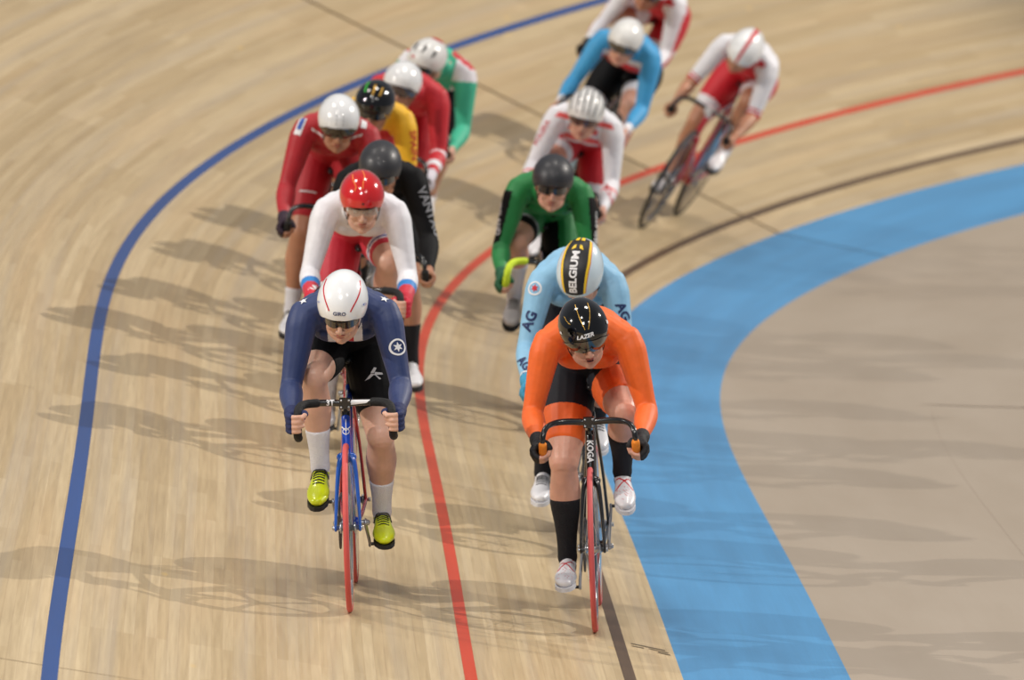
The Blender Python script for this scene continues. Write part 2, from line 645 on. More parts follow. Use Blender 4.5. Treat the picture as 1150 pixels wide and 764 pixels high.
def make_bike(M, label, crank, frame=(20, 20, 24), fork=None, tyre=(40, 40, 42), rim=(44, 46, 50), disc=(52, 54, 60), tape=(18, 18, 20),
              bar=(18, 18, 20), stay=None, front='deep', bar_style='round', group=None, stem=(24, 24, 26), crank_c=(170, 172, 176), mark=None,
              lowtape=None, bz=0.0, saddle=(22, 22, 24)):
    root = empty('track_bicycle', M, label, 'bicycle', group)
    key = lambda n, c: gloss('%s_%d_%d_%d' % (n, *c), c)
    fm = key('frame', frame); km = key('fork', fork or frame); sm_ = key('stay', stay or frame)
    metal = mat('brushed_metal', (190, 192, 196), rough=.28, metal=.9, var=.05)
    dark = mat('black_anodised', (26, 26, 28), rough=.35, metal=.3, var=.05, coat=.3)
    tm = mat('tyre_%d_%d_%d' % tyre, tyre, rough=.6, var=.06, bump=.1, bscale=200)
    # frame
    f = MB()
    sc_ = (0, -.165, .80); ht = A(0, .437 - bz * .28, .735 + bz); hb = A(0, .480, .600); rh = A(0, RY, WR)
    tube(f, [hb + (ht - hb) * -.02, hb * .5 + ht * .5, ht], [(.021, .030), (.019, .026), (.019, .024)], n=18, sub=4)
    tube(f, [(0, .455, .625), (0, .24, .465), (0, .02, .295)], [(.017, .030), (.018, .034), (.020, .030)], n=18, sub=4)
    tube(f, [(0, .43, .712), (0, .15, .765), sc_], [(.014, .022), (.013, .018), (.012, .016)], n=16, sub=4)
    tube(f, [(0, -.012, .30), (0, -.085, .55), (0, -.165, .815)], [(.017, .022), (.014, .034), (.015, .026)], n=16, sub=4)
    tube(f, [(-.036, 0, .285), (.036, 0, .285)], [.024, .024], side=(0, 1, 0), n=18, sub=1, cap=False)
    fr = f.build('frame', fm, root, sharp=50)
    for sd in (-1, 1):
        st = MB()
        tube(st, [(sd * .012, -.160, .775), (sd * .034, -.26, .58), (sd * .050, RY + .005, .345)], [(.007, .011), (.0065, .010), (.007, .009)], n=12, sub=5)
        tube(st, [(sd * .026, -.03, .288), (sd * .040, -.18, .305), (sd * .052, RY + .01, .334)], [(.008, .013), (.008, .012), (.007, .010)], n=12, sub=5)
        box(st, (sd * .053, RY - .008, .336), (.003, .028, .014))
        st.build('rear_stays', sm_, root, sharp=50)
    # fork
    k = MB()
    for sd in (-1, 1):
        tube(k, [(sd * .006, .484, .602), (sd * .024, .492, .590), (sd * .034, .508, .545), (sd * .043, .545, .44), (sd * .048, FY, .345), (sd * .048, FY + .002, .325)],
             [(.015, .020), (.013, .022), (.010, .020), (.008, .016), (.006, .011), (.006, .010)], n=14, sub=5)
    tube(k, [(-.022, .486, .602), (.022, .486, .602)], [(.020, .020)] * 2, side=(0, 1, 0), n=16, sub=1)
    fk = k.build('fork', km, root, sharp=50)
    # stem
    s_ = MB()
    tube(s_, [(0, .437 - bz * .28, .733 + bz), (0, .428, .775 + bz)], [.019, .018], n=16, sub=1, cap=False)
    tube(s_, [(0, .425, .765 + bz), (0, .462, .785 + bz), (0, .488, .798 + bz)], [(.017, .016), (.018, .016), (.022, .020)], n=16, sub=2)
    box(s_, (0, .502, .800 + bz), (.022, .020, .021), None)
    st = s_.build('stem', key('stem', stem), root, sharp=40)
    for x in (-.015, .015):
        for z in (-.013, .013):
            b = MB(); tube(b, [(x, .520, .800 + z + bz), (x, .526, .800 + z + bz)], [.0048, .0048], n=8, sub=1); b.build('bolt', metal, st)
    # bars
    hbm = MB()
    L = bar_points(1, bar_style, bz); Lm = bar_points(-1, bar_style, bz)
    pts = L[::-1] + Lm[1:]
    tube(hbm, pts, [.0115] * 7 + [.0135] * 5 + [.0115] * 7, side=(0, 0, 1), n=14, sub=4)
    hb_ = hbm.build('handlebar', key('bar', bar), root)
    for sd, pp in ((1, L), (-1, Lm)):
        g = MB()
        first = 5 if lowtape else (6 if bar_style == 'round' else 2)
        if lowtape == 'full': first = 2
        tube(g, pp[first:], [.0172] * (len(pp) - first), side=(0, 0, 1), n=14, sub=4)
        g.build('grip_tape', mat('tape_%d_%d_%d' % tape, tape, rough=.75, bump=.4, bscale=120, var=.05), hb_)
    # seat post, saddle
    p = MB(); tube(p, [(0, -.150, .78), (0, -.195, .915)], [(.011, .017), (.010, .014)], n=14, sub=2, cap=False)
    p.build('seat_post', dark, root)
    s2 = MB()
    tube(s2, [(0, -.345, .945), (0, -.30, .947), (0, -.24, .940), (0, -.17, .936), (0, -.10, .934), (0, -.065, .930)],
         [(.050, .014), (.067, .018), (.050, .020), (.026, .018), (.018, .016), (.014, .012)], n=18, sub=4)
    s2.build('saddle', mat('saddle_%d' % saddle[0], saddle, rough=.45, var=.05), root)
    r2 = MB()
    for sd in (-1, 1):
        tube(r2, [(sd * .020, -.31, .930), (sd * .022, -.25, .915), (sd * .018, -.16, .915), (sd * .012, -.10, .925)], [.0035] * 4, n=8, sub=3)
    r2.build('saddle_rails', metal, root)
    # wheels
    rm = key('rim', rim); dm = key('disc', disc)
    make_wheel(root, 'front_wheel', FY, tm, rm, {'deep': 'spokes', 'five': 'five'}[front], metal)
    make_wheel(root, 'rear_wheel', RY, tm, dm if disc else rm, 'disc' if disc else 'spokes', metal)
    # drive train, on the rider's right
    ch = MB(); cx = .046
    nt_ = 48; R_ = .100
    prof = []
    vs = []; fs = []
    for i in range(nt_ * 2):
        a = 2 * math.pi * i / (nt_ * 2)
        ro = R_ + (.003 if i % 2 == 0 else -.003)
        for x, r in ((cx - .0015, ro), (cx + .0015, ro), (cx + .0015, .078), (cx - .0015, .078)):
            vs.append((x, BB[1] + r * math.cos(a), BB[2] + r * math.sin(a)))
    for i in range(nt_ * 2):
        j = (i + 1) % (nt_ * 2)
        for q in range(4):
            fs.append((i * 4 + q, i * 4 + (q + 1) % 4, j * 4 + (q + 1) % 4, j * 4 + q))
    ch.add(vs, fs)
    al = R(crank)
    for i in range(5):
        a = al + 2 * math.pi * i / 5
        tube(ch, [(cx, BB[1] + .015 * math.cos(a), BB[2] + .015 * math.sin(a)), (cx, BB[1] + .083 * math.cos(a), BB[2] + .083 * math.sin(a))],
             [(.003, .010), (.003, .006)], side=(1, 0, 0), n=8, sub=1)
    ch.build('chainring', dark, root, smooth=False)
    cg = MB(); lathe_x(cg, (cx, RY, WR), [(-.002, .012), (-.002, .031), (.002, .031), (.002, .012)], 28); cg.build('rear_sprocket', metal, root, smooth=False)
    cn = MB(); links = []
    rr = .031
    for i in range(25):
        a = math.pi / 2 - .14 - math.pi * i / 24 * .97
        links.append((cx, BB[1] + R_ * math.cos(a), BB[2] + R_ * math.sin(a)))
    for i in range(1, 9):
        t_ = i / 9; a0 = links[24]; links.append((cx, a0[1] + (RY - a0[1]) * t_, a0[2] + (WR - rr - a0[2]) * t_))
    for i in range(9):
        a = -math.pi / 2 - math.pi * i / 8
        links.append((cx, RY + rr * math.cos(a), WR + rr * math.sin(a)))
    l0 = links[0]; lN = links[-1]
    for i in range(1, 9):
        t_ = i / 9; links.append((cx, lN[1] + (l0[1] - lN[1]) * t_, lN[2] + (l0[2] - lN[2]) * t_))
    links.append(l0)
    tube(cn, links, [(.0045, .004)] * len(links), side=(1, 0, 0), n=6, sub=1, cap=False)
    cn.build('chain', mat('chain_steel', (96, 92, 88), rough=.4, metal=.8, bump=.8, bscale=250), root, smooth=False)
    for sd, a in ((1, al), (-1, al + math.pi)):
        d = A(0, math.cos(a), math.sin(a))
        c = MB()
        e0 = BB + A(sd * .056, 0, 0); e1 = BB + A(sd * .068, 0, 0) + d * CRANK
        tube(c, [e0 - d * .008, e0 + d * .02, e0 * .5 + e1 * .5, e1 - d * .01, e1 + d * .006], [(.008, .016), (.007, .014), (.0065, .0105), (.006, .012), (.006, .012)],
             side=(1, 0, 0), n=12, sub=3)
        tube(c, [BB, e0 + A(sd * .008, 0, 0)], [.011, .012], side=(0, 1, 0), n=12, sub=1)
        cr_ = c.build('crank', mat('crank_%d_%d_%d' % crank_c, crank_c, rough=.3, metal=.75, var=.05), root)
        p = MB()
        tube(p, [e1, e1 + A(sd * .05, 0, 0)], [.007, .006], side=(0, 1, 0), n=10, sub=1)
        box(p, e1 + A(sd * .055, 0, 0), (.026, .030, .007))
        p.build('pedal', dark, cr_)
    return root, fr, fk, hb_

def pedal_pos(sd, crank):
    a = R(crank) + (0 if sd > 0 else math.pi)
    return BB + A(sd * .125, CRANK * math.cos(a), CRANK * math.sin(a))

# =====================================================================  the rider
def ik(a, b, l1, l2, pole):
    a, b = np.array(a, float), np.array(b, float)
    d = b - a; L = np.linalg.norm(d); L2 = min(L, (l1 + l2) * .999)
    u = d / L
    x = (l1 * l1 - l2 * l2 + L2 * L2) / (2 * L2)
    h = math.sqrt(max(l1 * l1 - x * x, 1e-6))
    p = np.array(pole, float); p = unit(p - u * (p @ u))
    return a + u * x + p * h

def rot_head(pitch, yaw, roll):
    """pitch down, yaw to the rider's left, roll to the rider's left"""
    a, b, c = R(-pitch), R(yaw), R(-roll)
    X = np.array([[1, 0, 0], [0, math.cos(a), -math.sin(a)], [0, math.sin(a), math.cos(a)]])
    Z = np.array([[math.cos(b), -math.sin(b), 0], [math.sin(b), math.cos(b), 0], [0, 0, 1]])
    Y = np.array([[math.cos(c), 0, math.sin(c)], [0, 1, 0], [-math.sin(c), 0, math.cos(c)]])
    return Z @ Y @ X

def seg_t(P, a, b):
    ab = b - a
    t = ((P - a) @ ab) / (ab @ ab)
    c = a + np.clip(t, 0, 1)[:, None] * ab
    return t, np.linalg.norm(P - c, axis=1)

class Pose:
    def __init__(s, crank=40, pitch=35, yaw=0, roll=0, rise=0.0, head=(0, .42, 1.23), elbow=.12, toe=8, bz=0.0, shw=.158, hump=.03, leg=1.04, grip='low', build=1.0, bar='round', knee_out=.10,
                 lean_x=0.0):
        s.crank, s.rise, s.toe, s.bar, s.build = crank, rise, toe, bar, build
        rs = rise
        s.bz = bz
        s.spine = [((0, -.340, .975 + rs * .1), (.105, .072)), ((0, -.290, .995 + rs * .2), (.150, .098)), ((0, -.215, 1.015 + rs * .3), (.160, .112)),
                   ((0, -.10, 1.052 + rs * .7), (.132, .094)), ((0, .02, 1.088 + rs), (.137, .100)), ((0, .115, 1.108 + rs), (.152, .104)),
                   ((0, .190, 1.120 + rs * .9), (.146, .090)), ((0, .250, 1.135 + rs * .8), (.085, .062))]
        for k, f in ((2, .3), (3, .7), (4, 1.0), (5, .9), (6, .5)):
            (x_, y_, z_), r_ = s.spine[k]; s.spine[k] = ((x_, y_, z_ + hump * f), r_)
        s.hump = hump; s.leg = leg
        s.RH = rot_head(pitch, yaw, roll)
        hc = A(*head)                                   # centre of the helmet
        s.hc = hc - s.RH @ A(0, -.012, .045)
        s.joint = {}
        for sd in (1, -1):
            sh = A(sd * shw, .205, 1.120 + rs * .85)
            if grip == 'low':        # hand on the lower drop, bar running backwards
                hand = A(sd * .190, .535, .684 + bz); ax = unit(A(0, -.93, -.36)); 
                wrist = hand + A(sd * .018, -.062, .038)
                outw = unit(A(sd * .9, -.15, .35))
            else:                     # hand round the upright part of the hook
                hand = A(sd * .187, .588, .735 + bz); ax = unit(A(0, -.12, -.99))
                wrist = hand + A(sd * .022, -.072, .022)
                outw = unit(A(sd * .78, -.62, .1))
            el = ik(sh, wrist, .290, .250, A(sd * elbow, -.45, -.2))
            hip = A(sd * .086, -.235, .985)
            pd = pedal_pos(sd, crank)
            tr = R(toe + (6 * math.sin(R(crank) + (0 if sd > 0 else math.pi))))
            ff = unit(A(sd * .06, math.cos(tr), -math.sin(tr))); fu = unit(A(0, math.sin(tr), math.cos(tr)))
            ball = pd + fu * .042
            ank = ball - ff * .125 + fu * .062
            kn = ik(hip, ank, .425, .405, A(sd * knee_out, 1.0, .1))
            s.joint[sd] = dict(sh=sh, el=el, wr=wrist, hand=hand, ax=ax, outw=outw, hip=hip, kn=kn, ank=ank, ball=ball, ff=ff, fu=fu)
        s.arm = {}
    # ---- shapes, all of them closed pieces that get merged
    def torso(s, mb, g=0.0):
        tube(mb, [p for p, r in s.spine], [r for p, r in s.spine], n=24, sub=4, grow=g)
        for sd in (1, -1):
            j = s.joint[sd]
            z = s.rise
            tube(mb, [(sd * .080, .02, 1.095 + z + s.hump * .6), (sd * .108, .12, 1.115 + z * .95 + s.hump * .35), j['sh'] - A(sd * .012, 0, .002)], [.082, .080, .062], n=16, sub=3, grow=g)
            tube(mb, [(sd * .02, .190, 1.165 + z * .85 + s.hump * .8), (sd * .085, .205, 1.150 + z * .85 + s.hump * .4), j['sh'] + A(0, 0, .010)], [.055, .054, .050], n=14, sub=2, grow=g)
            ell(mb, (sd * .040, .120, 1.052 + z * .9), (.088 + g, .075 + g, .045 + g))
            ell(mb, (sd * .082, -.295, .985), (.082 + g, .080 + g, .092 + g))
    def upper_arm(s, mb, sd, g=0.0, t1=1.0):
        j = s.joint[sd]; k = s.build
        a, b = j['sh'], j['el']
        ts = [-.06, .12, .35, .62, .85, 1.0]; rs = [.050, .058, .053, .046, .040, .039]
        tube(mb, [a + (b - a) * t for t in ts if t <= t1 + .01], [r * k for t, r in zip(ts, rs) if t <= t1 + .01], n=16, sub=3, grow=g)
    def forearm(s, mb, sd, g=0.0, t1=1.0):
        j = s.joint[sd]; k = s.build
        a, b = j['el'], j['wr']
        ts = [-.03, .15, .35, .6, .85, 1.0]; rs = [.038, .043, .042, .034, .0275, .026]
        q = [(t, r) for t, r in zip(ts, rs) if t <= t1 + .01]
        tube(mb, [a + (b - a) * t for t, r in q], [(r * k, r * k * (1 if t < .7 else .86)) for t, r in q], n=16, sub=3, grow=g, side=j['ax'])
    def hand(s, mb, sd, g=0.0, glove=False):
        """palm behind the bar, four fingers of different length curled round it, thumb across from the side"""
        j = s.joint[sd]; h, ax, ow, wr = j['hand'], j['ax'], j['outw'], j['wr']
        ow = unit(ow - ax * (ow @ ax)); fw = unit(np.cross(ax, ow))
        if fw[1] < 0 and abs(ax[2]) > .8: fw = -fw
        if abs(ax[2]) <= .8:
            fw = fw if fw[2] < 0 else -fw             # fingers go under the lower drop
            fw = unit(fw)
        if abs(ax[2]) <= .8:
            pol = lambda a, r: ow * math.cos(R(a)) * r + fw * math.sin(R(a)) * r
        else:
            pol = lambda a, r: ow * math.cos(R(a)) * r + fw * math.sin(R(a)) * r
        # palm: knuckle row to wrist
        for k in range(4):
            o = ax * ((k - 1.5) * .0195)
            tube(mb, [wr * .8 + h * .2 + o * .45, h + o + pol(-20, .036) , h + o + pol(18, .040)], [(.019, .014), (.0125, .013), (.0105, .0115)], n=12, sub=3, grow=g, side=ax)
        tube(mb, [wr, h + pol(-25, .034)], [(.027, .022), (.036, .017)], side=ax, n=16, sub=2, grow=g)
        ell(mb, h + pol(-75, .030) - ax * .018, (.019 + g, .019 + g, .019 + g))
        L = [.94, 1.05, 1.0, .80]; F = [.0098, .0102, .0097, .0085]
        for k in range(4):
            o = ax * ((k - 1.5) * .0198)
            e = 195 * L[k]
            an = [15, 62, 62 + (e - 62) * .45, e] if not glove else [15, 50, 78]
            rr = [.040, .033, .028, .0255] if not glove else [.040, .034, .032]
            pts = [h + o + pol(a, r) for a, r in zip(an, rr)]
            rad = [F[k] * 1.08, F[k] * 1.05, F[k], F[k] * .82][:len(an)]
            tube(mb, pts, rad, n=10, sub=3, grow=g, side=ax)
        th = [wr * .45 + h * .55 - ax * .020 + pol(-70, .018), h - ax * .034 + pol(-95, .034), h - ax * .036 + pol(-140, .032), h - ax * .026 + pol(-190, .031)]
        if glove: th = th[:3]
        tube(mb, th, [.0150, .0125, .0110, .0090][:len(th)], n=10, sub=3, grow=g, side=ax)
    def thigh(s, mb, sd, g=0.0, t1=1.0, t0=-.05):
        j = s.joint[sd]; k = s.build
        a, b = j['hip'], j['kn']; k = s.leg
        ts = [-.05, .12, .32, .52, .70, .84, .95, 1.0]; rs = [.088, .096, .094, .087, .075, .065, .058, .056]
        bow = unit(np.cross(np.cross(b - a, j['ank'] - b), b - a)) * -1
        q = [(t, r) for t, r in zip(ts, rs) if t <= t1 + .01]
        if t1 < .99 and q[-1][0] < t1 - .02: q.append((t1, float(np.interp(t1, ts, rs))))
        tube(mb, [a + (b - a) * t + bow * (.012 * math.sin(math.pi * max(t, 0))) for t, r in q], [r * k for t, r in q], n=20, sub=3, grow=g)
    def shin(s, mb, sd, g=0.0, t0=0.0, t1=1.0):
        j = s.joint[sd]; k = s.build
        a, b = j['kn'], j['ank']; k = 1 + (s.leg - 1) * .5
        dr = unit(b - a)
        back = unit(A(0, -1, 0) - dr * (-dr[1]))
        ts = np.array([0, .08, .2, .33, .48, .64, .8, .92, 1.0]); rs = np.array([.052, .051, .055, .060, .054, .043, .036, .034, .035]); bk = np.array([0, .004, .014, .021, .018, .010, .004, 0, 0])
        tt = [t for t in ts if t0 - 1e-6 <= t <= t1 + 1e-6]
        if not tt or tt[0] > t0 + .02: tt = [t0] + tt
        tube(mb, [a + (b - a) * t + back * float(np.interp(t, ts, bk)) for t in tt], [(float(np.interp(t, ts, rs)) * k,) * 2 for t in tt], n=20, sub=3, grow=g)
        if t0 <= 0:
            ell(mb, a + unit(A(0, 1, .2)) * .012, (.040 * s.leg + g, .036 * s.leg + g, .045 * s.leg + g))
    def foot(s, mb, sd, g=0.0):
        j = s.joint[sd]; b, f, u = j['ball'], j['ff'], j['fu']
        P = [b - f * .175 + u * .010, b - f * .150 + u * .014, b - f * .10 + u * .020, b - f * .04 + u * .010, b + f * .0 + u * .0, b + f * .05 - u * .008, b + f * .085 - u * .013]
        r = [(.024, .028), (.030, .036), (.030, .040), (.036, .034), (.043, .026), (.038, .021), (.024, .014)]
        tube(mb, P, r, n=18, sub=3, grow=g, side=(1, 0, 0))
        tube(mb, [j['ank'] + u * .02, j['ank'] - u * .035 + f * .0], [(.033, .036), (.033, .044)], n=16, sub=2, grow=g, side=(1, 0, 0))
    def head_pt(s, p):
        return s.hc + s.RH @ np.array(p, float)
    def head(s, mb):
        H = s.head_pt; M = s.RH
        ell(mb, H((0, -.018, .030)), (.074, .094, .086), M, 24, 16)
        T = lambda pts, rr, **k: tube(mb, [H(p) for p in pts], rr, side=M @ A(1, 0, 0), **k)
        T([(0, .030, .045), (0, .045, .0), (0, .048, -.045), (0, .046, -.078)], [(.064, .050), (.062, .050), (.053, .043), (.036, .034)], n=22, sub=4)
        ell(mb, H((0, .072, -.100)), (.024, .020, .018), M)                      # chin
        T([(-.052, .005, -.055), (-.040, .045, -.085), (0, .068, -.098), (.040, .045, -.085), (.052, .005, -.055)], [.018, .017, .017, .017, .018], n=12, sub=4)
        for q in (1, -1):
            ell(mb, H((q * .036, .070, -.032)), (.022, .020, .020), M)             # cheek
            ell(mb, H((q * .028, .086, .022)), (.025, .012, .009), M)              # brow
            ell(mb, H((q * .076, -.008, -.020)), (.009, .018, .030), M)            # ear
            ell(mb, H((q * .012, .102, -.036)), (.008, .009, .008), M)             # nostril
            ell(mb, H((q * .018, .080, -.062)), (.020, .014, .012), M)
        T([(0, .090, .018), (0, .100, -.004), (0, .112, -.026), (0, .110, -.037)], [.0085, .0085, .0105, .0095], n=12, sub=3)
        ell(mb, H((0, .092, -.0575)), (.021, .009, .0062), M)                      # lips
        ell(mb, H((0, .090, -.072)), (.018, .009, .0065), M)
        a = A(0, .225, 1.125 + s.rise * .8)
        b = H((0, -.030, -.050))
        tube(mb, [a, a * .5 + b * .5 + A(0, 0, -.005), b, H((0, -.02, .0))], [(.066, .060), (.056, .058), (.056, .058), (.05, .055)], n=18, sub=3)

ARM_LEN = 2
def arm_param(pose, P):
    """side, 0..1 along the upper arm and 1..2 along the forearm, for points close to an arm"""
    best = np.full(len(P), 9.0); tt = np.full(len(P), -1.0); ss = np.zeros(len(P))
    for sd in (1, -1):
        j = pose.joint[sd]
        for k, (a, b) in enumerate(((j['sh'], j['el']), (j['el'], j['wr']))):
            t, d = seg_t(P, a, b)
            m = (d < best) & (t > (0 if k == 0 else -.2)) & (d < .085)
            best[m] = d[m]; tt[m] = (np.clip(t, 0, 1) + k)[m]; ss[m] = sd
    return ss, tt

def leg_param(pose, P):
    best = np.full(len(P), 9.0); tt = np.full(len(P), -1.0); ss = np.zeros(len(P))
    for sd in (1, -1):
        j = pose.joint[sd]
        t, d = seg_t(P, j['hip'], j['kn'])
        m = (d < best) & (t > 0) & (d < .14)
        best[m] = d[m]; tt[m] = t[m]; ss[m] = sd
    return ss, tt

# ---- helmets ------------------------------------------------------------
HA, HBF, HBB, HCZ = .101, .128, .150, .104
HCEN = A(0, -.012, .030)
def helm(x, th, off=0.0, shape=1.0):
    """x: -1..1 across, th: 0 front .. 180 back over the crown, in head space"""
    x = max(-1, min(1, x)); q = math.sqrt(max(0, 1 - abs(x) ** 2.1))
    c, s_ = math.cos(R(th)), math.sin(R(th))
    b = HBF if c > 0 else HBB * (1 if shape < 1.5 else 1.12)
    p = A(HA * x, b * c * q, HCZ * s_ * q)
    n = unit(A(p[0] / HA ** 2, p[1] / b ** 2, p[2] / HCZ ** 2))
    return HCEN + p + n * off

def helm_rim(az):
    """lower edge elevation in degrees, azimuth 0 front 180 back"""
    a = abs(az)
    return float(np.interp(a, [0, 35, 70, 95, 130, 180], [4, 0, -20, -36, -34, -26]))
def helm_azel(az, el, off=0.0):
    a, e = R(az), R(el)
    c = math.cos(a)
    b = HBF if c > 0 else HBB
    p = A(HA * math.sin(a) * math.cos(e), b * c * math.cos(e), HCZ * math.sin(e))
    n = unit(A(p[0] / HA ** 2, p[1] / b ** 2, p[2] / HCZ ** 2))
    return HCEN + p + n * off

def shell(pose, name, material, parent, off=0.0, azr=(-180, 180), el0=None, el1=90, thick=.009, na=64, ne=18):
    """a piece of helmet shell with real thickness"""
    full = azr[1] - azr[0] >= 360
    vs = []; fs = []
    az = np.linspace(azr[0], azr[1], na + 1)
    cols = na if full else na + 1
    e0 = el0 or helm_rim
    for layer in (off, off - thick):
        for i in range(cols):
            for k in range(ne + 1):
                lo = e0(az[i]); hi = el1(az[i]) if callable(el1) else el1
                e = lo + (hi - lo) * k / ne
                vs.append(pose.head_pt(helm_azel(az[i], min(e, 89.5), layer)))
    L = cols * (ne + 1)
    rngc = cols if full else cols - 1
    for i in range(rngc):
        i2 = (i + 1) % cols
        for k in range(ne):
            a, b, c, d = i * (ne + 1) + k, i2 * (ne + 1) + k, i2 * (ne + 1) + k + 1, i * (ne + 1) + k + 1
            fs.append((a, d, c, b)); fs.append((L + a, L + b, L + c, L + d))
        a, b = i * (ne + 1), i2 * (ne + 1)
        fs.append((a, b, L + b, L + a))
        if not (full or el1 == 90):
            pass
        a, b = i * (ne + 1) + ne, i2 * (ne + 1) + ne
        fs.append((b, a, L + a, L + b))
    if not full:
        for i in (0, cols - 1):
            for k in range(ne):
                a, d = i * (ne + 1) + k, i * (ne + 1) + k + 1
                fs.append((a, d, L + d, L + a) if i == 0 else (d, a, L + a, L + d))
    mb = MB().add(vs, fs)
    me = mb.mesh(name)
    bm = bmesh.new(); bm.from_mesh(me); bmesh.ops.remove_doubles(bm, verts=bm.verts, dist=.0002)
    bmesh.ops.recalc_face_normals(bm, faces=bm.faces); bm.to_mesh(me); bm.free()
    o = new_obj(name, me, material, parent)
    me.set_sharp_from_angle(angle=R(45))
    return o

def helm_ribbon(pose, name, path, width, material, parent, off=.0018, thick=.003, w1=None):
    """a raised ribbon over the helmet; path in (x, th)"""
    Q = cr(path, 8)
    vs = []; fs = []
    m = len(Q)
    P = [helm(x, th) for x, th in Q]
    wm = max(w1) if w1 else width
    nx = max(1, int(round(wm / .010)))
    def put(d, o_):
        r = d - HCEN; b = HBF if r[1] > 0 else HBB
        e = A(HA, b, HCZ)
        q = 2.1
        # same surface as helm(): solve the radial scale
        lo, hi = .5, 2.0
        for _ in range(18):
            k = (lo + hi) / 2
            x = abs(r[0] * k / HA)
            v = 9 if x >= 1 else (r[1] * k / b) ** 2 + (r[2] * k / HCZ) ** 2 - (1 - x ** 2.1)
            if v > 0: hi = k
            else: lo = k
        r = r * lo
        n = unit(r / e ** 2)
        return HCEN + r + n * o_
    for i in range(m):
        t = unit(P[min(i + 1, m - 1)] - P[max(i - 1, 0)])
        c = P[i]; n = unit((c - HCEN) / A(HA ** 2, HBF ** 2, HCZ ** 2)); s_ = np.cross(t, n)
        w = width if w1 is None else float(np.interp(i / (m - 1), [0, .5, 1], w1))
        row = [(-.5 + k / nx, off) for k in range(nx + 1)] + [(.5 - k / nx, off - thick) for k in range(nx + 1)]
        for f, o_ in row:
            vs.append(pose.head_pt(put(c + s_ * w * f, o_)))
    K = 2 * (nx + 1)
    for i in range(m - 1):
        for q in range(K):
            fs.append((i * K + q, i * K + (q + 1) % K, i * K + K + (q + 1) % K, i * K + K + q))
    fs.append(tuple(range(K))); fs.append(tuple((m - 1) * K + q for q in range(K - 1, -1, -1)))
    return MB().add(vs, fs).build(name, material, parent, sharp=40)

def helm_map(pose, x0, th0, rot=0.0, off=.0022):
    """flat text mapping onto the helmet near (x0, th0): x to the viewer's right when looking at the front, y up over the crown"""
    cs, sn = math.cos(R(rot)), math.sin(R(rot))
    def f(x, y):
        X, Y = x * cs - y * sn, x * sn + y * cs
        xx = x0 - X / HA
        th = th0 + math.degrees(Y / .115)
        return pose.head_pt(helm(max(-.97, min(.97, xx)), th, off))
    return f

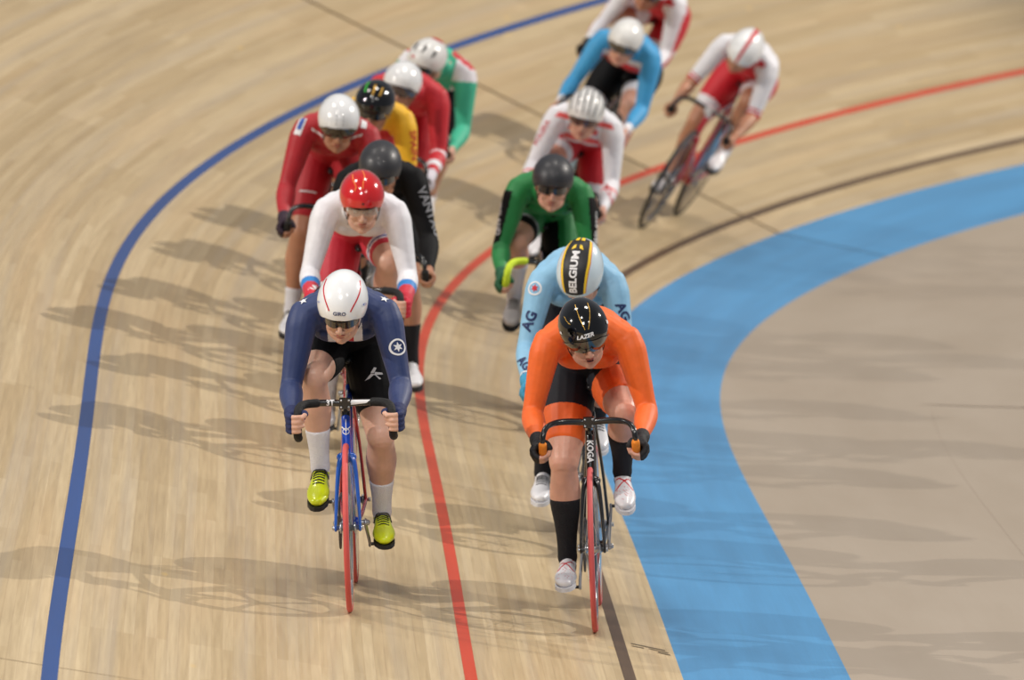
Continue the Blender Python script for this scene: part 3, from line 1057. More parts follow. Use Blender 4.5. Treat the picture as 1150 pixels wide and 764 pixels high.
def make_rider(M, label, pose, o):
    """o: the look of the rider"""
    vox = o.get('vox', .0065)
    root = empty('person', M, label, 'person', None)
    sk = skin(o.get('skin', 'fair'), {'fair': (214, 169, 147), 'tan': (184, 132, 104), 'rosy': (214, 162, 140)}[o.get('skin', 'fair')])
    j = pose.joint
    # ---------------- body, one continuous surface
    b = MB()
    pose.torso(b, -.006)
    for sd in (1, -1):
        pose.upper_arm(b, sd, -.002); pose.forearm(b, sd, -.001); pose.hand(b, sd)
        pose.thigh(b, sd, -.002); pose.shin(b, sd, 0); pose.foot(b, sd, -.006)
    pose.head(b)
    body = remesh(b, 'body', sk, root, min(vox, .0052) if vox < .006 else vox, 3)
    # lips and eyes
    hp = pose.head_pt
    e = MB(); ell(e, hp((0, .0925, -.0575)), (.0195, .0098, .0050), pose.RH); ell(e, hp((0, .0905, -.0700)), (.017, .0096, .0052), pose.RH)
    e.build('lips', mat('lips', (176, 96, 88), rough=.4, sub=.1, var=.05), body)
    if o.get('mouth'):
        e = MB(); ell(e, hp((0, .0955, -.0640)), (.0150, .0085, .0042), pose.RH)
        e.build('mouth', mat('mouth_inside', (70, 26, 26), rough=.5, var=.05), body)
    for q in (1, -1):
        e = MB(); ell(e, hp((q * .030, .079, .003)), (.0125, .0125, .0125), pose.RH, mi=0)
        ell(e, hp((q * .030, .0875, .0025)), (.0055, .0046, .0055), pose.RH, mi=1)
        e.build('eye', [mat('eye_white', (226, 222, 216), rough=.2, var=.03), mat('iris', (60, 58, 52), rough=.15, var=.05)], body)
        e = MB(); tube(e, [hp((q * .013, .100, .020)), hp((q * .030, .0985, .026)), hp((q * .046, .086, .021))], [(.004, .0025), (.005, .003), (.003, .002)], n=8, sub=3)
        e.build('eyebrow', mat('brow_hair', (110, 78, 54), rough=.8, bump=.5, bscale=300, var=.1), body)
    # hair gathered at the back of the neck
    hcol = o.get('hair', (92, 62, 40))
    e = MB(); tube(e, [hp((0, -.085, .000)), hp((0, -.115, -.040)), hp((0, -.125, -.075))], [(.045, .022), (.032, .022), (.014, .012)], n=14, sub=4)
    tube(e, [hp((-.060, -.062, -.012)), hp((0, -.098, -.022)), hp((.060, -.062, -.012))], [(.020, .016), (.026, .018), (.020, .016)], side=(0, 0, 1), n=12, sub=4)
    e.build('hair', mat('hair_%d' % hcol[0], hcol, rough=.6, bump=.6, bscale=260, var=.15, vscale=60), body)
    # ---------------- jersey
    sleeve = o.get('sleeve', 2.0)
    g = MB(); pose.torso(g, .001)
    for sd in (1, -1):
        if sleeve > 1:
            pose.upper_arm(g, sd, .0045); pose.forearm(g, sd, .0045, sleeve - 1)
        else:
            pose.upper_arm(g, sd, .0045, sleeve)
    a = A(0, .225, 1.125 + pose.rise * .8); bb = hp((0, -.030, -.050)); 
    tube(g, [a, a + (bb - a) * .30], [(.070, .064), (.064, .064)], n=18, sub=2)
    jc = o['jersey']; jm = jc['mats']
    jersey = remesh(g, 'jersey', jm, root, vox, 3, (lambda P, Nn: jc['f'](pose, P, Nn)) if 'f' in jc else None)
    # ---------------- shorts
    sc_ = o['shorts']; hem = sc_.get('hem', .78)
    g = MB()
    tube(g, [p for p, r in pose.spine[:5]], [r for p, r in pose.spine[:5]], n=24, sub=4, grow=.0035)
    for sd in (1, -1):
        ell(g, (sd * .082, -.295, .985), (.0855, .0835, .0955))
        pose.thigh(g, sd, .0045, hem)
    shorts = remesh(g, 'shorts', sc_['mats'], root, vox, 3, (lambda P, Nn: sc_['f'](pose, P, Nn)) if 'f' in sc_ else None)
    # ---------------- socks, shoes, gloves
    for sd in (1, -1):
        sk_ = o.get('sock')
        if sk_:
            g = MB(); pose.shin(g, sd, .0035, sk_[1] if not isinstance(sk_[1], dict) else sk_[1][sd], 1.0)
            jj = j[sd]; tube(g, [jj['ank'] + jj['fu'] * .02, jj['ank'] - jj['fu'] * .04], [(.036, .039), (.036, .046)], n=16, sub=2, side=(1, 0, 0))
            remesh(g, 'sock', sk_[0], root, vox, 2)
        sh = o['shoe']
        g = MB(); pose.foot(g, sd, .003)
        jj = j[sd]; bl, f, u = jj['ball'], jj['ff'], jj['fu']
        shoe = remesh(g, 'shoe', sh['mats'], root, vox, 2, (lambda P, Nn, bl=bl, f=f, u=u: sh['f'](P - bl, f, u, sd)) if 'f' in sh else None)
        # cut line: shoes end at the ankle
        sl = MB()
        S = [(-.185, .026), (-.14, .031), (-.09, .029), (-.03, .037), (.02, .043), (.06, .040), (.095, .026), (.108, .010)]
        vs = []; fs = []
        for lvl in (-.022, -.038):
            for yy, w in S:
                rise_ = -.012 * max(0, (yy - .0) / .1) + (.0 if yy > -.1 else .0)
                for q in (-1, 1):
                    vs.append(bl + f * yy + A(q * w, 0, 0) + u * (lvl + rise_ + .004))
        k = len(S) * 2
        for i in range(len(S) - 1):
            fs += [(i * 2, i * 2 + 1, i * 2 + 3, i * 2 + 2), (k + i * 2 + 1, k + i * 2, k + i * 2 + 2, k + i * 2 + 3),
                   (i * 2, i * 2 + 2, k + i * 2 + 2, k + i * 2), (i * 2 + 3, i * 2 + 1, k + i * 2 + 1, k + i * 2 + 3)]
        fs += [(1, 0, k, k + 1), (2 * len(S) - 2, 2 * len(S) - 1, k + 2 * len(S) - 1, k + 2 * len(S) - 2)]
        sl.add(vs, fs).build('sole', sh.get('sole', mat('shoe_sole', (24, 24, 26), rough=.5, var=.05)), shoe, sharp=40)
        if sh.get('strap'):
            st = MB()
            for yy, zz in sh.get('strap_at', [(-.085, .058)]):
                pts = [bl + f * yy + u * (zz - .03) + A(-.036, 0, 0), bl + f * (yy + .002) + u * (zz + .004) + A(-.024, 0, 0), bl + f * (yy + .004) + u * (zz + .010),
                       bl + f * (yy + .006) + u * (zz + .004) + A(.024, 0, 0), bl + f * (yy + .004) + u * (zz - .03) + A(.036, 0, 0)]
                tube(st, pts, [(.010, .0022)] * 5, side=f, n=10, sub=4)
            st.build('strap', sh['strap'], shoe)
        if sh.get('laces'):
            st = MB()
            for q in range(5):
                yy = -.075 + q * .016; zz = float(np.interp(yy, [-.1, -.04, 0, .05], [.066, .050, .032, .018])) + .001
                tube(st, [bl + f * yy + u * (zz - .008) + A(-.022, 0, 0), bl + f * yy + u * zz, bl + f * yy + u * (zz - .008) + A(.022, 0, 0)], [(.0042, .0025)] * 3, side=f, n=8, sub=3)
            st.build('laces', sh['laces'], shoe)
        if o.get('glove'):
            g = MB(); pose.hand(g, sd, .0028, True)
            tube(g, [jj['wr'] * 1.0, jj['wr'] + (jj['el'] - jj['wr']) * .12], [(.0335, .0315), (.0345, .0335)], side=jj['ax'], n=16, sub=2)
            remesh(g, 'glove', o['glove'], root, min(vox, .0055), 2)
    # ---------------- helmet
    h = o['helmet']
    hs = shell(pose, 'helmet', h['mat'], root, off=0.0)
    ins = shell(pose, 'helmet_lining', mat('foam_liner', (30, 30, 32), rough=.9, var=.08, bump=.3), hs, off=-.0095, el0=lambda a: helm_rim(a) + 1.5, thick=.006, na=40, ne=8)
    for rb in h.get('ribbons', []):
        helm_ribbon(pose, rb.get('name', 'stripe'), rb['p'], rb['w'], rb['m'], hs, off=rb.get('off', .0012), thick=rb.get('thick', .003), w1=rb.get('w1'))
    for tx in h.get('text', []):
        bm = text_shape(tx['t'], tx['s'], tx.get('bold', 0), tx.get('shear', 0)) if 't' in tx else poly_shape(tx['poly'])
        lay(bm, tx.get('name', 'lettering'), helm_map(pose, tx['x'], tx['th'], tx.get('rot', 0), tx.get('off', .0024)), tx['m'], hs, .008)
    if h.get('visor'):
        lo = lambda a: float(np.interp(abs(a), [0, 12, 40, 75], [-24, -27, -27, -14]))
        hi = lambda a: helm_rim(a) + 5
        shell(pose, 'visor', h['visor'], hs, off=.004, azr=(-72, 72), el0=lo, el1=hi, thick=.002, na=40, ne=8)
    if o.get('glasses'):
        gl = MB(); vs = []; fs = []
        n = 30
        for lay_, rr in ((0, 0), (1, -.0022)):
            for i in range(n + 1):
                a = R(-66 + 132 * i / n)
                up_, dn = .020, -.020 + .013 * math.exp(-((i - n / 2) / 2.6) ** 2)
                for z in (dn, up_):
                    vs.append(hp((.078 * math.sin(a) * (1 + rr * 10), .010 + (.098 + rr) * math.cos(a), z + .003)))
        K = 2 * (n + 1)
        for i in range(n):
            q = i * 2
            fs += [(q, q + 1, q + 3, q + 2), (K + q, K + q + 2, K + q + 3, K + q + 1), (q + 1, K + q + 1, K + q + 3, q + 3), (q, q + 2, K + q + 2, K + q)]
        fs += [(0, K, K + 1, 1), (2 * n, 2 * n + 1, K + 2 * n + 1, K + 2 * n)]
        gl.add(vs, fs)
        go = gl.build('glasses', o['glasses'], root, sharp=50)
        fr = MB()
        pts = [hp((.080 * math.sin(R(a)), .010 + .1 * math.cos(R(a)), .023)) for a in range(-70, 71, 10)]
        tube(fr, pts, [.0024] * len(pts), n=8, sub=2)
        for q in (1, -1):
            tube(fr, [hp((q * .076, .042, .020)), hp((q * .083, .0, .012)), hp((q * .081, -.03, .005))], [.003] * 3, n=8, sub=2)
        fr.build('glasses_frame', o.get('gframe', mat('glasses_frame', (24, 24, 26), rough=.4, var=.03)), go)
    st = MB()
    for q in (1, -1):
        tube(st, [hp((q * .082, .020, .0)), hp((q * .072, .024, -.055)), hp((q * .052, .028, -.092)), hp((q * .02, .030, -.112)), hp((0, .030, -.115))], [(.008, .0018)] * 5, side=(0, 1, 0), n=8, sub=3)
    st.build('chin_strap', h.get('strap', mat('strap_webbing', (28, 28, 30), rough=.8, var=.06, bump=.3)), hs)
    # ---------------- marks on the clothing
    for d in o.get('marks', []):
        tgt = {'jersey': jersey, 'shorts': shorts}[d.get('on', 'jersey')]
        bm = text_shape(d['t'], d['s'], d.get('bold', 0), d.get('shear', 0)) if 't' in d else poly_shape(d['poly'])
        lay(bm, d.get('name', 'lettering'), on_mesh(tgt, d['c'](pose), d['n'](pose), d['up'](pose), d.get('off', .003)), d['m'], tgt, .012)
    return root

LAMPS = [(30, 35, 34000, .2), (195, 33, 25000, .2), (-60, 45, 5000, 1.5), (60, 72, 10000, 3), (150, 65, 8000, 3), (-110, 60, 8000, 2)]
AMB = .17
EXPO = 0.33
# =====================================================================  looks
WHITE = (236, 236, 238)
def U(i, P):
    return np.full(len(P), i)
def front(P, Nn):
    return (Nn[:, 1] > -.1) & (P[:, 1] > .12)

navy, black, white, red, orange = lycra('navy', (34, 52, 100)), mat('lycra_black', (13, 13, 16), rough=.75, bump=.35, bscale=14, var=.05, spec=.25), lycra('white', (232, 232, 238)), lycra('red', (200, 28, 44)), lycra('orange', (240, 104, 30))
charcoal = mat('lycra_charcoal', (34, 36, 44), rough=.7, bump=.35, bscale=14, var=.05, spec=.3); sky = lycra('sky_blue', (140, 192, 226)); tyrian = lycra('crimson', (206, 44, 66)); azure = lycra('azure', (34, 130, 208))
green = lycra('green', (22, 128, 62)); yellow = lycra('yellow', (246, 190, 30)); teal = lycra('mint_green', (60, 186, 150)); pink = lycra('coral', (232, 92, 92))
deepblue = lycra('deep_blue', (40, 70, 160)); turq = lycra('turquoise', (60, 158, 214)); dred = lycra('dark_red', (176, 22, 36)); osh = lycra('amber', (236, 126, 40))
P_WHITE = mat('print_white', (232, 232, 234), rough=.5, var=.03); P_BLACK = mat('print_black', (20, 20, 24), rough=.5, var=.03)
P_NAVY = mat('print_navy', (30, 48, 96), rough=.5, var=.03); P_RED = mat('print_red', (196, 30, 44), rough=.45, var=.03)
P_GOLD = mat('print_gold', (206, 160, 60), rough=.35, metal=.4, var=.05); P_YEL = mat('print_yellow', (244, 204, 40), rough=.45, var=.03)
P_BLUE = mat('print_blue', (40, 80, 170), rough=.45, var=.03); P_GREY = mat('print_grey', (150, 152, 158), rough=.5, var=.03)
GLV_NAVY = mat('glove_navy', (26, 38, 84), rough=.7, bump=.4, bscale=160, var=.05); GLV_BLACK = mat('glove_black', (24, 24, 28), rough=.7, bump=.4, bscale=160, var=.05)
GLV_BLUE = mat('glove_blue', (60, 150, 190), rough=.7, bump=.4, bscale=160, var=.05); GLV_RED = mat('glove_red', (204, 36, 60), rough=.7, bump=.4, bscale=160, var=.05)
GLV_GREEN = mat('glove_green', (24, 90, 60), rough=.7, bump=.4, bscale=160, var=.05); GLV_WHITE = mat('glove_white', (220, 216, 226), rough=.7, bump=.4, bscale=160, var=.05)
GLV_PLUM = mat('glove_plum', (44, 24, 44), rough=.7, bump=.4, bscale=160, var=.05)
SOCK_W = mat('sock_white', (230, 230, 238), rough=.85, bump=.5, bscale=220, var=.04); SOCK_B = mat('sock_black', (17, 17, 24), rough=.85, bump=.5, bscale=220, var=.06)
LENS_SMOKE = mat('lens_smoke', (70, 58, 44), rough=.08, coat=1, trans=.5, var=.1, alpha=.82); LENS_DARK = mat('lens_dark', (22, 22, 28), rough=.06, coat=1, var=.1)
LENS_CLEAR = mat('lens_clear', (196, 180, 168), rough=.06, coat=1, alpha=.35, var=.05); LENS_GOLD = mat('lens_rose', (96, 62, 60), rough=.08, coat=1, alpha=.9, var=.1, metal=.3)
VIS_MIRROR = mat('visor_mirror', (92, 88, 84), rough=.07, metal=.75, coat=1, var=.15, vscale=12, alpha=.93); VIS_DARK = mat('visor_smoke', (70, 58, 62), rough=.1, coat=1, alpha=.9, var=.1)
H_WHITE = gloss('shell_white', (236, 238, 240), rough=.22); H_BLACK = gloss('shell_black', (6, 6, 7), rough=.10, coat=.6); H_RED = gloss('shell_red', (206, 26, 30), rough=.16, coat=1)
H_MATT = mat('shell_matt_charcoal', (46, 47, 52), rough=.45, var=.06, coat=.1); H_SILVER = gloss('shell_silver', (200, 202, 204), rough=.3); H_CREAM = gloss('shell_ivory', (230, 230, 228), rough=.25)
SH_WHITE = mat('shoe_white', (232, 232, 236), rough=.35, coat=.3, var=.03); SH_YEL = mat('shoe_fluo_yellow', (222, 236, 20), rough=.3, coat=.5, var=.04)
SH_RED = mat('shoe_red', (180, 26, 44), rough=.35, coat=.3, var=.03); SH_BLK = mat('shoe_black', (26, 26, 28), rough=.4, coat=.3, var=.05); LACE_B = mat('lace_black', (30, 30, 34), rough=.6, var=.05)

def armc(sd, t, out=.05):
    def f(p):
        j = p.joint[sd]
        a, b = (j['sh'], j['el']) if t <= 1 else (j['el'], j['wr'])
        tt = t if t <= 1 else t - 1
        return a + (b - a) * tt
    return f
def arm_up(sd, t):
    def f(p):
        j = p.joint[sd]
        return (j['sh'] - j['el']) if t <= 1 else (j['el'] - j['wr'])
    return f
def const(*v):
    return lambda p: A(*v)
def legc(sd, t):
    return lambda p: p.joint[sd]['hip'] + (p.joint[sd]['kn'] - p.joint[sd]['hip']) * t
def leg_up(sd):
    return lambda p: p.joint[sd]['hip'] - p.joint[sd]['kn']

def badge(sd, t, n, r=.030, m1=P_WHITE, m2=None, on='jersey'):
    c = armc(sd, t); up = arm_up(sd, t)
    out = [dict(poly=ring_poly(r * .78, r), c=c, n=n, up=up, m=m1, name='badge')]
    out.append(dict(poly=star_poly(r * .6, 6, .45), c=c, n=n, up=up, m=m1 if m2 is None else m2, name='badge'))
    return out

# ------- jersey colour rules: index per face from rider-space position
def f_usa(p, P, Nn):
    i = U(0, P); z = P[:, 0]; fr = front(P, Nn) & (Nn[:, 2] < .55) & (P[:, 1] > .15)
    w = np.abs(z) < .068
    i[fr & w] = 1
    i[fr & w & (np.abs(z) > .010) & (np.abs(z) < .034)] = 2
    s, t = arm_param(p, P)
    i[(t >= 0) & (t < .03) & (Nn[:, 2] > .93)] = 0
    return i
def f_ned(p, P, Nn):
    return U(0, P)
def f_rus(p, P, Nn):
    i = U(0, P); s, t = arm_param(p, P)
    a = t + .10 * np.sin(P[:, 1] * 30)
    i[t > 1.42] = 1; i[(a > 1.62) & (t > 1)] = 2
    return i
def f_ita(p, P, Nn):
    i = U(0, P); s, t = arm_param(p, P)
    i[(t > .1) & (Nn[:, 1] > .0)] = 1
    i[(np.abs(P[:, 0]) < .09) & (P[:, 1] > .1)] = 1
    i[(t < 0) & (Nn[:, 2] > .7) & (np.abs(P[:, 0]) > .05) & (P[:, 1] > .12)] = 2
    return i
def f_h(p, P, Nn):
    i = U(0, P); s, t = arm_param(p, P)
    i[((t > 1.0) & (t < 1.16)) | ((t > 1.5) & (t < 1.66))] = 1
    i[(t > .2) & (t < .95) & (np.abs(Nn[:, 0]) < .22) & (Nn[:, 1] > 0)] = 2
    return i
def f_irl(p, P, Nn):
    i = U(0, P); s, t = arm_param(p, P)
    i[(t > .05) & (t < .98) & (Nn[:, 0] * s > .35) ] = 1
    return i
def f_pol(p, P, Nn):
    i = U(0, P); s, t = arm_param(p, P)
    tor = (t < 0) & (P[:, 1] > .05)
    z = P[:, 2] - p.rise
    i[tor & (Nn[:, 1] > -.1) & (Nn[:, 2] < .35)] = 1
    i[tor & (Nn[:, 1] > -.1) & (Nn[:, 2] < .35) & (np.sin(z * 120 - .6) > .35)] = 0
    i[(t > 1.35) & (t < 1.42)] = 1
    i[(t < 0) & (P[:, 1] < .0)] = 1
    return i
def f_kaz(p, P, Nn):
    i = U(0, P)
    i[(Nn[:, 1] > .1) & (P[:, 1] > .1) & (P[:, 2] - p.rise < 1.085) & (P[:, 2] - p.rise > 1.05) & (np.abs(P[:, 0]) < .12)] = 1
    i[(Nn[:, 1] > .1) & (P[:, 1] > .1) & (P[:, 2] - p.rise <= 1.05) & (np.abs(P[:, 0]) < .12)] = 2
    s, t = arm_param(p, P); i[(t > 1.80)] = 1
    return i
def f_mright(p, P, Nn):
    i = U(0, P); s, t = arm_param(p, P)
    i[(t < 0) & (P[:, 1] < -.02)] = 1
    i[(t < 0) & (Nn[:, 2] < .1) & (P[:, 1] > -.02)] = 1
    i[(t > .84) & (t < .88)] = 1; i[(t > .92)] = 1
    i[(t > .1) & (t < .7) & (Nn[:, 1] < -.5)] = 1
    return i
def f_top(p, P, Nn):
    i = U(0, P); s, t = arm_param(p, P)
    i[(t < 0) & (Nn[:, 2] < .2)] = 1
    i[(t > .1) & (t < 1.6) & (Nn[:, 0] * s > .86)] = 1
    return i
def f_spain(p, P, Nn):
    i = U(0, P); s, t = arm_param(p, P)
    i[(t > .75)] = 1; i[t > 1.25] = 2
    i[(t < 0) & (Nn[:, 1] > 0) & (P[:, 2] - p.rise < 1.07)] = 2
    return i
def f_nor(p, P, Nn):
    i = U(0, P); s, t = arm_param(p, P)
    m = (t < 0) & (P[:, 1] > .10) & (Nn[:, 1] > -.1)
    arc = P[:, 2] - p.rise - 1.075 - .5 * np.abs(P[:, 0])
    i[m & (np.abs(arc) < .006) & (np.abs(P[:, 0]) < .12)] = 1
    return i
def hemrule(t0, idx=1, t1=9, both=None):
    def f(p, P, Nn):
        i = U(0, P); s, t = leg_param(p, P)
        m = (t > t0) & (t < t1)
        if both is not None: m &= (s == both)
        i[m] = idx
        return i
    return f
def f_rus_s(p, P, Nn):
    i = U(0, P); s, t = leg_param(p, P)
    i[(t > .70) & (t < .73)] = 2; i[(t > .73) & (t < .76)] = 1
    i[(t > .66) & (t < .70)] = 1
    return i
def f_irl_s(p, P, Nn):
    i = U(0, P); s, t = leg_param(p, P)
    i[(t > .64) & (t < .69)] = 2; i[(t > .69)] = 1
    i[(s < 0) & (Nn[:, 0] > .25) | (t < .10)] = 1
    return i
def shoe_top(p0):
    return None

FRONT_N = const(0, .82, .57)
def shoe_ned(Q, f, u, sd):
    y, z, x = Q @ f, Q @ u, Q[:, 0] * sd
    i = np.zeros(len(Q))
    top = z > .0
    i[top & (np.abs(x - .9 * (y + .045)) < .0045) & (y < -.005) & (y > -.095)] = 1
    i[top & (np.abs(x + .9 * (y + .045)) < .0045) & (y < -.005) & (y > -.095)] = 1
    i[(z > .052 + .0 * y) & (y < -.09)] = 1
    h = np.sin(Q[:, 0] * 431 + Q[:, 2] * 377) * np.sin(y * 503 + 1.3)
    i[top & (y > -.02) & (y < .07) & (h > .86)] = 1
    return i

# =====================================================================  who rides where
riders = []
def ride(key, s, u, yaw, lean, plabel, blabel, pose, look, bike, bmarks=None):
    M = bike_matrix(s, u, yaw, lean)
    make_rider(M, plabel, pose, look)
    r = make_bike(M, blabel, pose.crank, bar_style=pose.bar, bz=pose.bz, **bike)
    if bmarks:
        bmarks(r)
    bpy.context.view_layer.update()

HG = 'riders of the bunch'
def bmark_usa(r):
    root, fr, fk, hb = r
    f = on_mesh(fr, (0, .455, .700), (0, 1, .25), (0, -.25, 1), .0015)
    lay(poly_shape(ring_poly(.0105, .0135, 24, .95)), 'emblem', f, P_WHITE, fr, .006)
    lay(poly_shape([[(-.0015, -.016), (.0015, -.016), (.0015, .048), (-.0015, .048)], [(0, .004), (.003, .002), (.019, .020), (.016, .022)],
                    [(0, .004), (-.003, .002), (-.017, .018), (-.014, .021)]]), 'emblem', f, P_WHITE, fr, .006)
    g = on_mesh(hb, (.058, .50, .821), (0, 1, .1), (0, -.1, 1), .001)
    lay(text_shape('3T', .029, .0008), 'lettering', g, P_WHITE, hb, .006)
    g = on_mesh(hb, (-.055, .50, .821), (0, 1, .1), (0, -.1, 1), .001)
    lay(poly_shape([[(-.032, -.009), (.030, -.003), (.045, .009), (-.030, .010)]]), 'bar_panel', g, P_WHITE, hb, .005)
def bmark_koga(r):
    root, fr, fk, hb = r
    f = on_mesh(fr, (0, .444, .714), (0, 1, .32), (-1, 0, 0), .0015)
    lay(text_shape('KOGA', .032, .0012), 'lettering', f, P_WHITE, fr, .006)

def build_riders():
    # ---- A  white helmet, navy suit
    p = Pose(crank=38, leg=1.08, shw=.166, rise=.02, hump=.035, elbow=.1, pitch=36, yaw=-4, roll=4, bz=.018, grip='hook', bar='square', head=(0, .42, 1.228))
    ride('A', 3.797, 1.312, 1.9, -1.5,
         'person in navy skinsuit and white helmet with two red lines, leading the left line',
         'blue track bicycle with red tyres under the rider in the navy suit', p,
         dict(vox=.0045, skin='fair', hair=(120, 90, 60),
              jersey=dict(mats=[navy, white, red], f=f_usa), shorts=dict(mats=[black], hem=.66),
              sock=(SOCK_W, .60), glove=GLV_NAVY,
              shoe=dict(mats=[SH_YEL], strap=SH_BLK, laces=LACE_B), glasses=LENS_SMOKE,
              helmet=dict(mat=H_WHITE, strap=P_NAVY,
                          ribbons=[dict(name='red_stripe', p=[(.66, 112), (.72, 84), (.64, 54), (.42, 24)], w=.0045, m=P_RED),
                                   dict(name='red_stripe', p=[(-.66, 112), (-.72, 84), (-.64, 54), (-.42, 24)], w=.0045, m=P_RED)],
                          text=[dict(t='GIRO', s=.021, bold=.0006, x=0, th=20, m=P_NAVY),
                                dict(t='G', s=.030, x=.93, th=38, rot=70, m=P_BLUE), dict(t='G', s=.030, x=-.93, th=38, rot=-70, m=P_BLUE)]),
              marks=badge(-1, .50, const(-.35, .9, .3), .034) +
                    [dict(poly=[[(-.034, -.026), (-.016, -.020), (.004, -.002), (-.010, .002)], [(-.012, .004), (.002, .002), (.012, .026), (.002, .028)],
                                [(.002, -.006), (.036, -.002), (.034, .006), (.006, .008)], [(0, 0), (.008, -.004), (.030, -.020), (.022, -.024)]],
                          on='shorts', c=legc(-1, .44), n=const(0, .9, .45), up=const(0, -.5, 1), m=P_WHITE, name='emblem'),
                     dict(poly=star_poly(.020), c=const(.150, .20, 1.16), n=const(.2, .5, .8), up=const(0, -1, 0), m=P_WHITE, name='star'),
                     dict(poly=star_poly(.020), c=const(-.150, .20, 1.16), n=const(-.2, .5, .8), up=const(0, -1, 0), m=P_WHITE, name='star')]),
         dict(frame=(20, 70, 190), fork=(24, 84, 178), stay=(196, 40, 44), tyre=(206, 84, 82), rim=(120, 128, 136), disc=(70, 110, 150), front='five'), bmark_usa)
    # ---- B  orange
    p = Pose(crank=-76, leg=1.14, shw=.168, hump=.06, elbow=.15, pitch=30, yaw=7, roll=-8, bz=.042, rise=.02, grip='low', head=(.012, .42, 1.235))
    ride('B', 4.629, .285, 3.0, -2,
         'person in orange skinsuit and glossy black helmet, leading the right line on the black line',
         'black track bicycle with red tyres under the rider in orange', p,
         dict(vox=.0045, skin='rosy', hair=(150, 110, 70), mouth=True,
              jersey=dict(mats=[orange]), shorts=dict(mats=[charcoal, orange], hem=.69, f=hemrule(.48)),
              sock=(SOCK_B, .40), glove=GLV_BLACK,
              shoe=dict(mats=[SH_WHITE, P_RED], f=shoe_ned, sole=mat('shoe_sole_pale', (214, 214, 218), rough=.5, var=.05)),
              helmet=dict(mat=H_BLACK, visor=VIS_MIRROR,
                          ribbons=[dict(name='gold_line', p=[(.20, 98), (.20, 76), (.16, 56), (.06, 34)], w=.0022, m=P_GOLD),
                                   dict(name='gold_line', p=[(-.30, 98), (-.30, 76), (-.22, 56), (-.08, 34)], w=.0022, m=P_GOLD),
                                   dict(name='gold_line', p=[(.72, 84), (.68, 66), (.58, 52)], w=.0016, m=P_GOLD)],
                          text=[dict(t='LAZER', s=.024, bold=.0008, shear=.3, x=.10, th=20, rot=8, m=P_WHITE),
                                dict(name='emblem', poly=[[(-.004, -.020), (.008, -.024), (.004, .020), (-.006, .018)], [(-.004, -.020), (.010, -.024), (.020, -.012), (.012, -.010)]],
                                     x=-.93, th=44, m=P_WHITE),
                                dict(name='emblem', poly=[[(-.006, -.014), (.006, -.014), (.004, .014), (-.006, .014)]], x=.97, th=30, m=P_WHITE)])),
         dict(frame=(18, 18, 20), tyre=(206, 88, 88), rim=(70, 76, 84), disc=(128, 146, 168), tape=(240, 140, 40), lowtape=False, front='deep'), bmark_koga)
    # ---- C  light blue, head down
    p = Pose(crank=-42, pitch=62, yaw=-16, roll=0, rise=.02, hump=.07, grip='low', head=(0, .40, 1.215))
    ride('C', 7.272, .318, 1.0, 2,
         'person in pale blue skinsuit with lowered black and yellow helmet, behind the orange rider',
         'dark track bicycle mostly hidden behind the orange rider', p,
         dict(vox=.0055, skin='fair', jersey=dict(mats=[sky]), shorts=dict(mats=[charcoal], hem=.72), sock=(SOCK_B, .7), glove=GLV_BLUE,
              shoe=dict(mats=[SH_WHITE], laces=LACE_B, sole=mat('shoe_sole_pale', (214, 214, 218), rough=.5, var=.05)),
              helmet=dict(mat=gloss('shell_pale_blue', (206, 224, 234), rough=.25),
                          ribbons=[dict(name='red_band', p=[(0, 14), (0, 60), (0, 120), (0, 150)], w=.1, w1=[.110, .170, .110], m=P_RED, off=.0004),
                                   dict(name='yellow_band', p=[(0, 14), (0, 60), (0, 120), (0, 150)], w=.1, w1=[.104, .160, .102], m=P_YEL, off=.0010),
                                   dict(name='black_band', p=[(0, 14), (0, 60), (0, 120), (0, 150)], w=.1, w1=[.082, .124, .078], m=P_BLACK, off=.0016)],
                          text=[dict(t='BELGIUM', s=.044, bold=.0016, x=0, th=66, rot=90, m=P_WHITE, off=.0034),
                                dict(name='emblem', poly=[[(-.026, -.006), (-.008, .0), (-.008, .018), (-.018, .014)], [(.026, -.006), (.008, .0), (.008, .018), (.018, .014)]],
                                     x=0, th=116, m=P_YEL, off=.0034),
                                dict(name='emblem', poly=[[(-.020, -.010), (-.004, -.008), (-.004, .018), (-.016, .016)], [(.020, -.010), (.004, -.008), (.004, .018), (.016, .016)]],
                                     x=0, th=142, m=P_YEL, off=.0044)]),
              marks=[dict(t='AG', s=.062, bold=.0022, c=armc(1, .62), n=const(.25, .95, .25), up=lambda p: A(.9, 0, .35), m=P_NAVY),
                     dict(t='AG', s=.052, bold=.0018, c=armc(1, 1.50), n=const(.3, .95, .25), up=lambda p: A(-.7, 0, .7), m=P_NAVY),
                     dict(t='AG', s=.058, bold=.002, c=armc(-1, .45), n=const(-.3, .9, .3), up=lambda p: A(-.9, 0, .45), m=P_NAVY),
                     dict(t='NL', s=.03, c=const(.06, .25, 1.16), n=const(.1, .8, .6), up=const(0, 0, 1), m=P_NAVY, name='lettering')][:3]
                    + badge(1, .18, const(.3, .85, .5), .030, P_WHITE, P_RED) + badge(1, 1.82, const(.3, .95, .25), .022, P_WHITE, P_RED)
                    + badge(-1, .80, const(-.4, .9, .3), .024, P_WHITE, P_RED)),
         dict(frame=(30, 34, 40)))
    # ---- D  white suit, red helmet
    p = Pose(crank=-100, pitch=24, yaw=2, roll=-2, rise=.0, grip='hook', head=(0, .42, 1.23), bar='square')
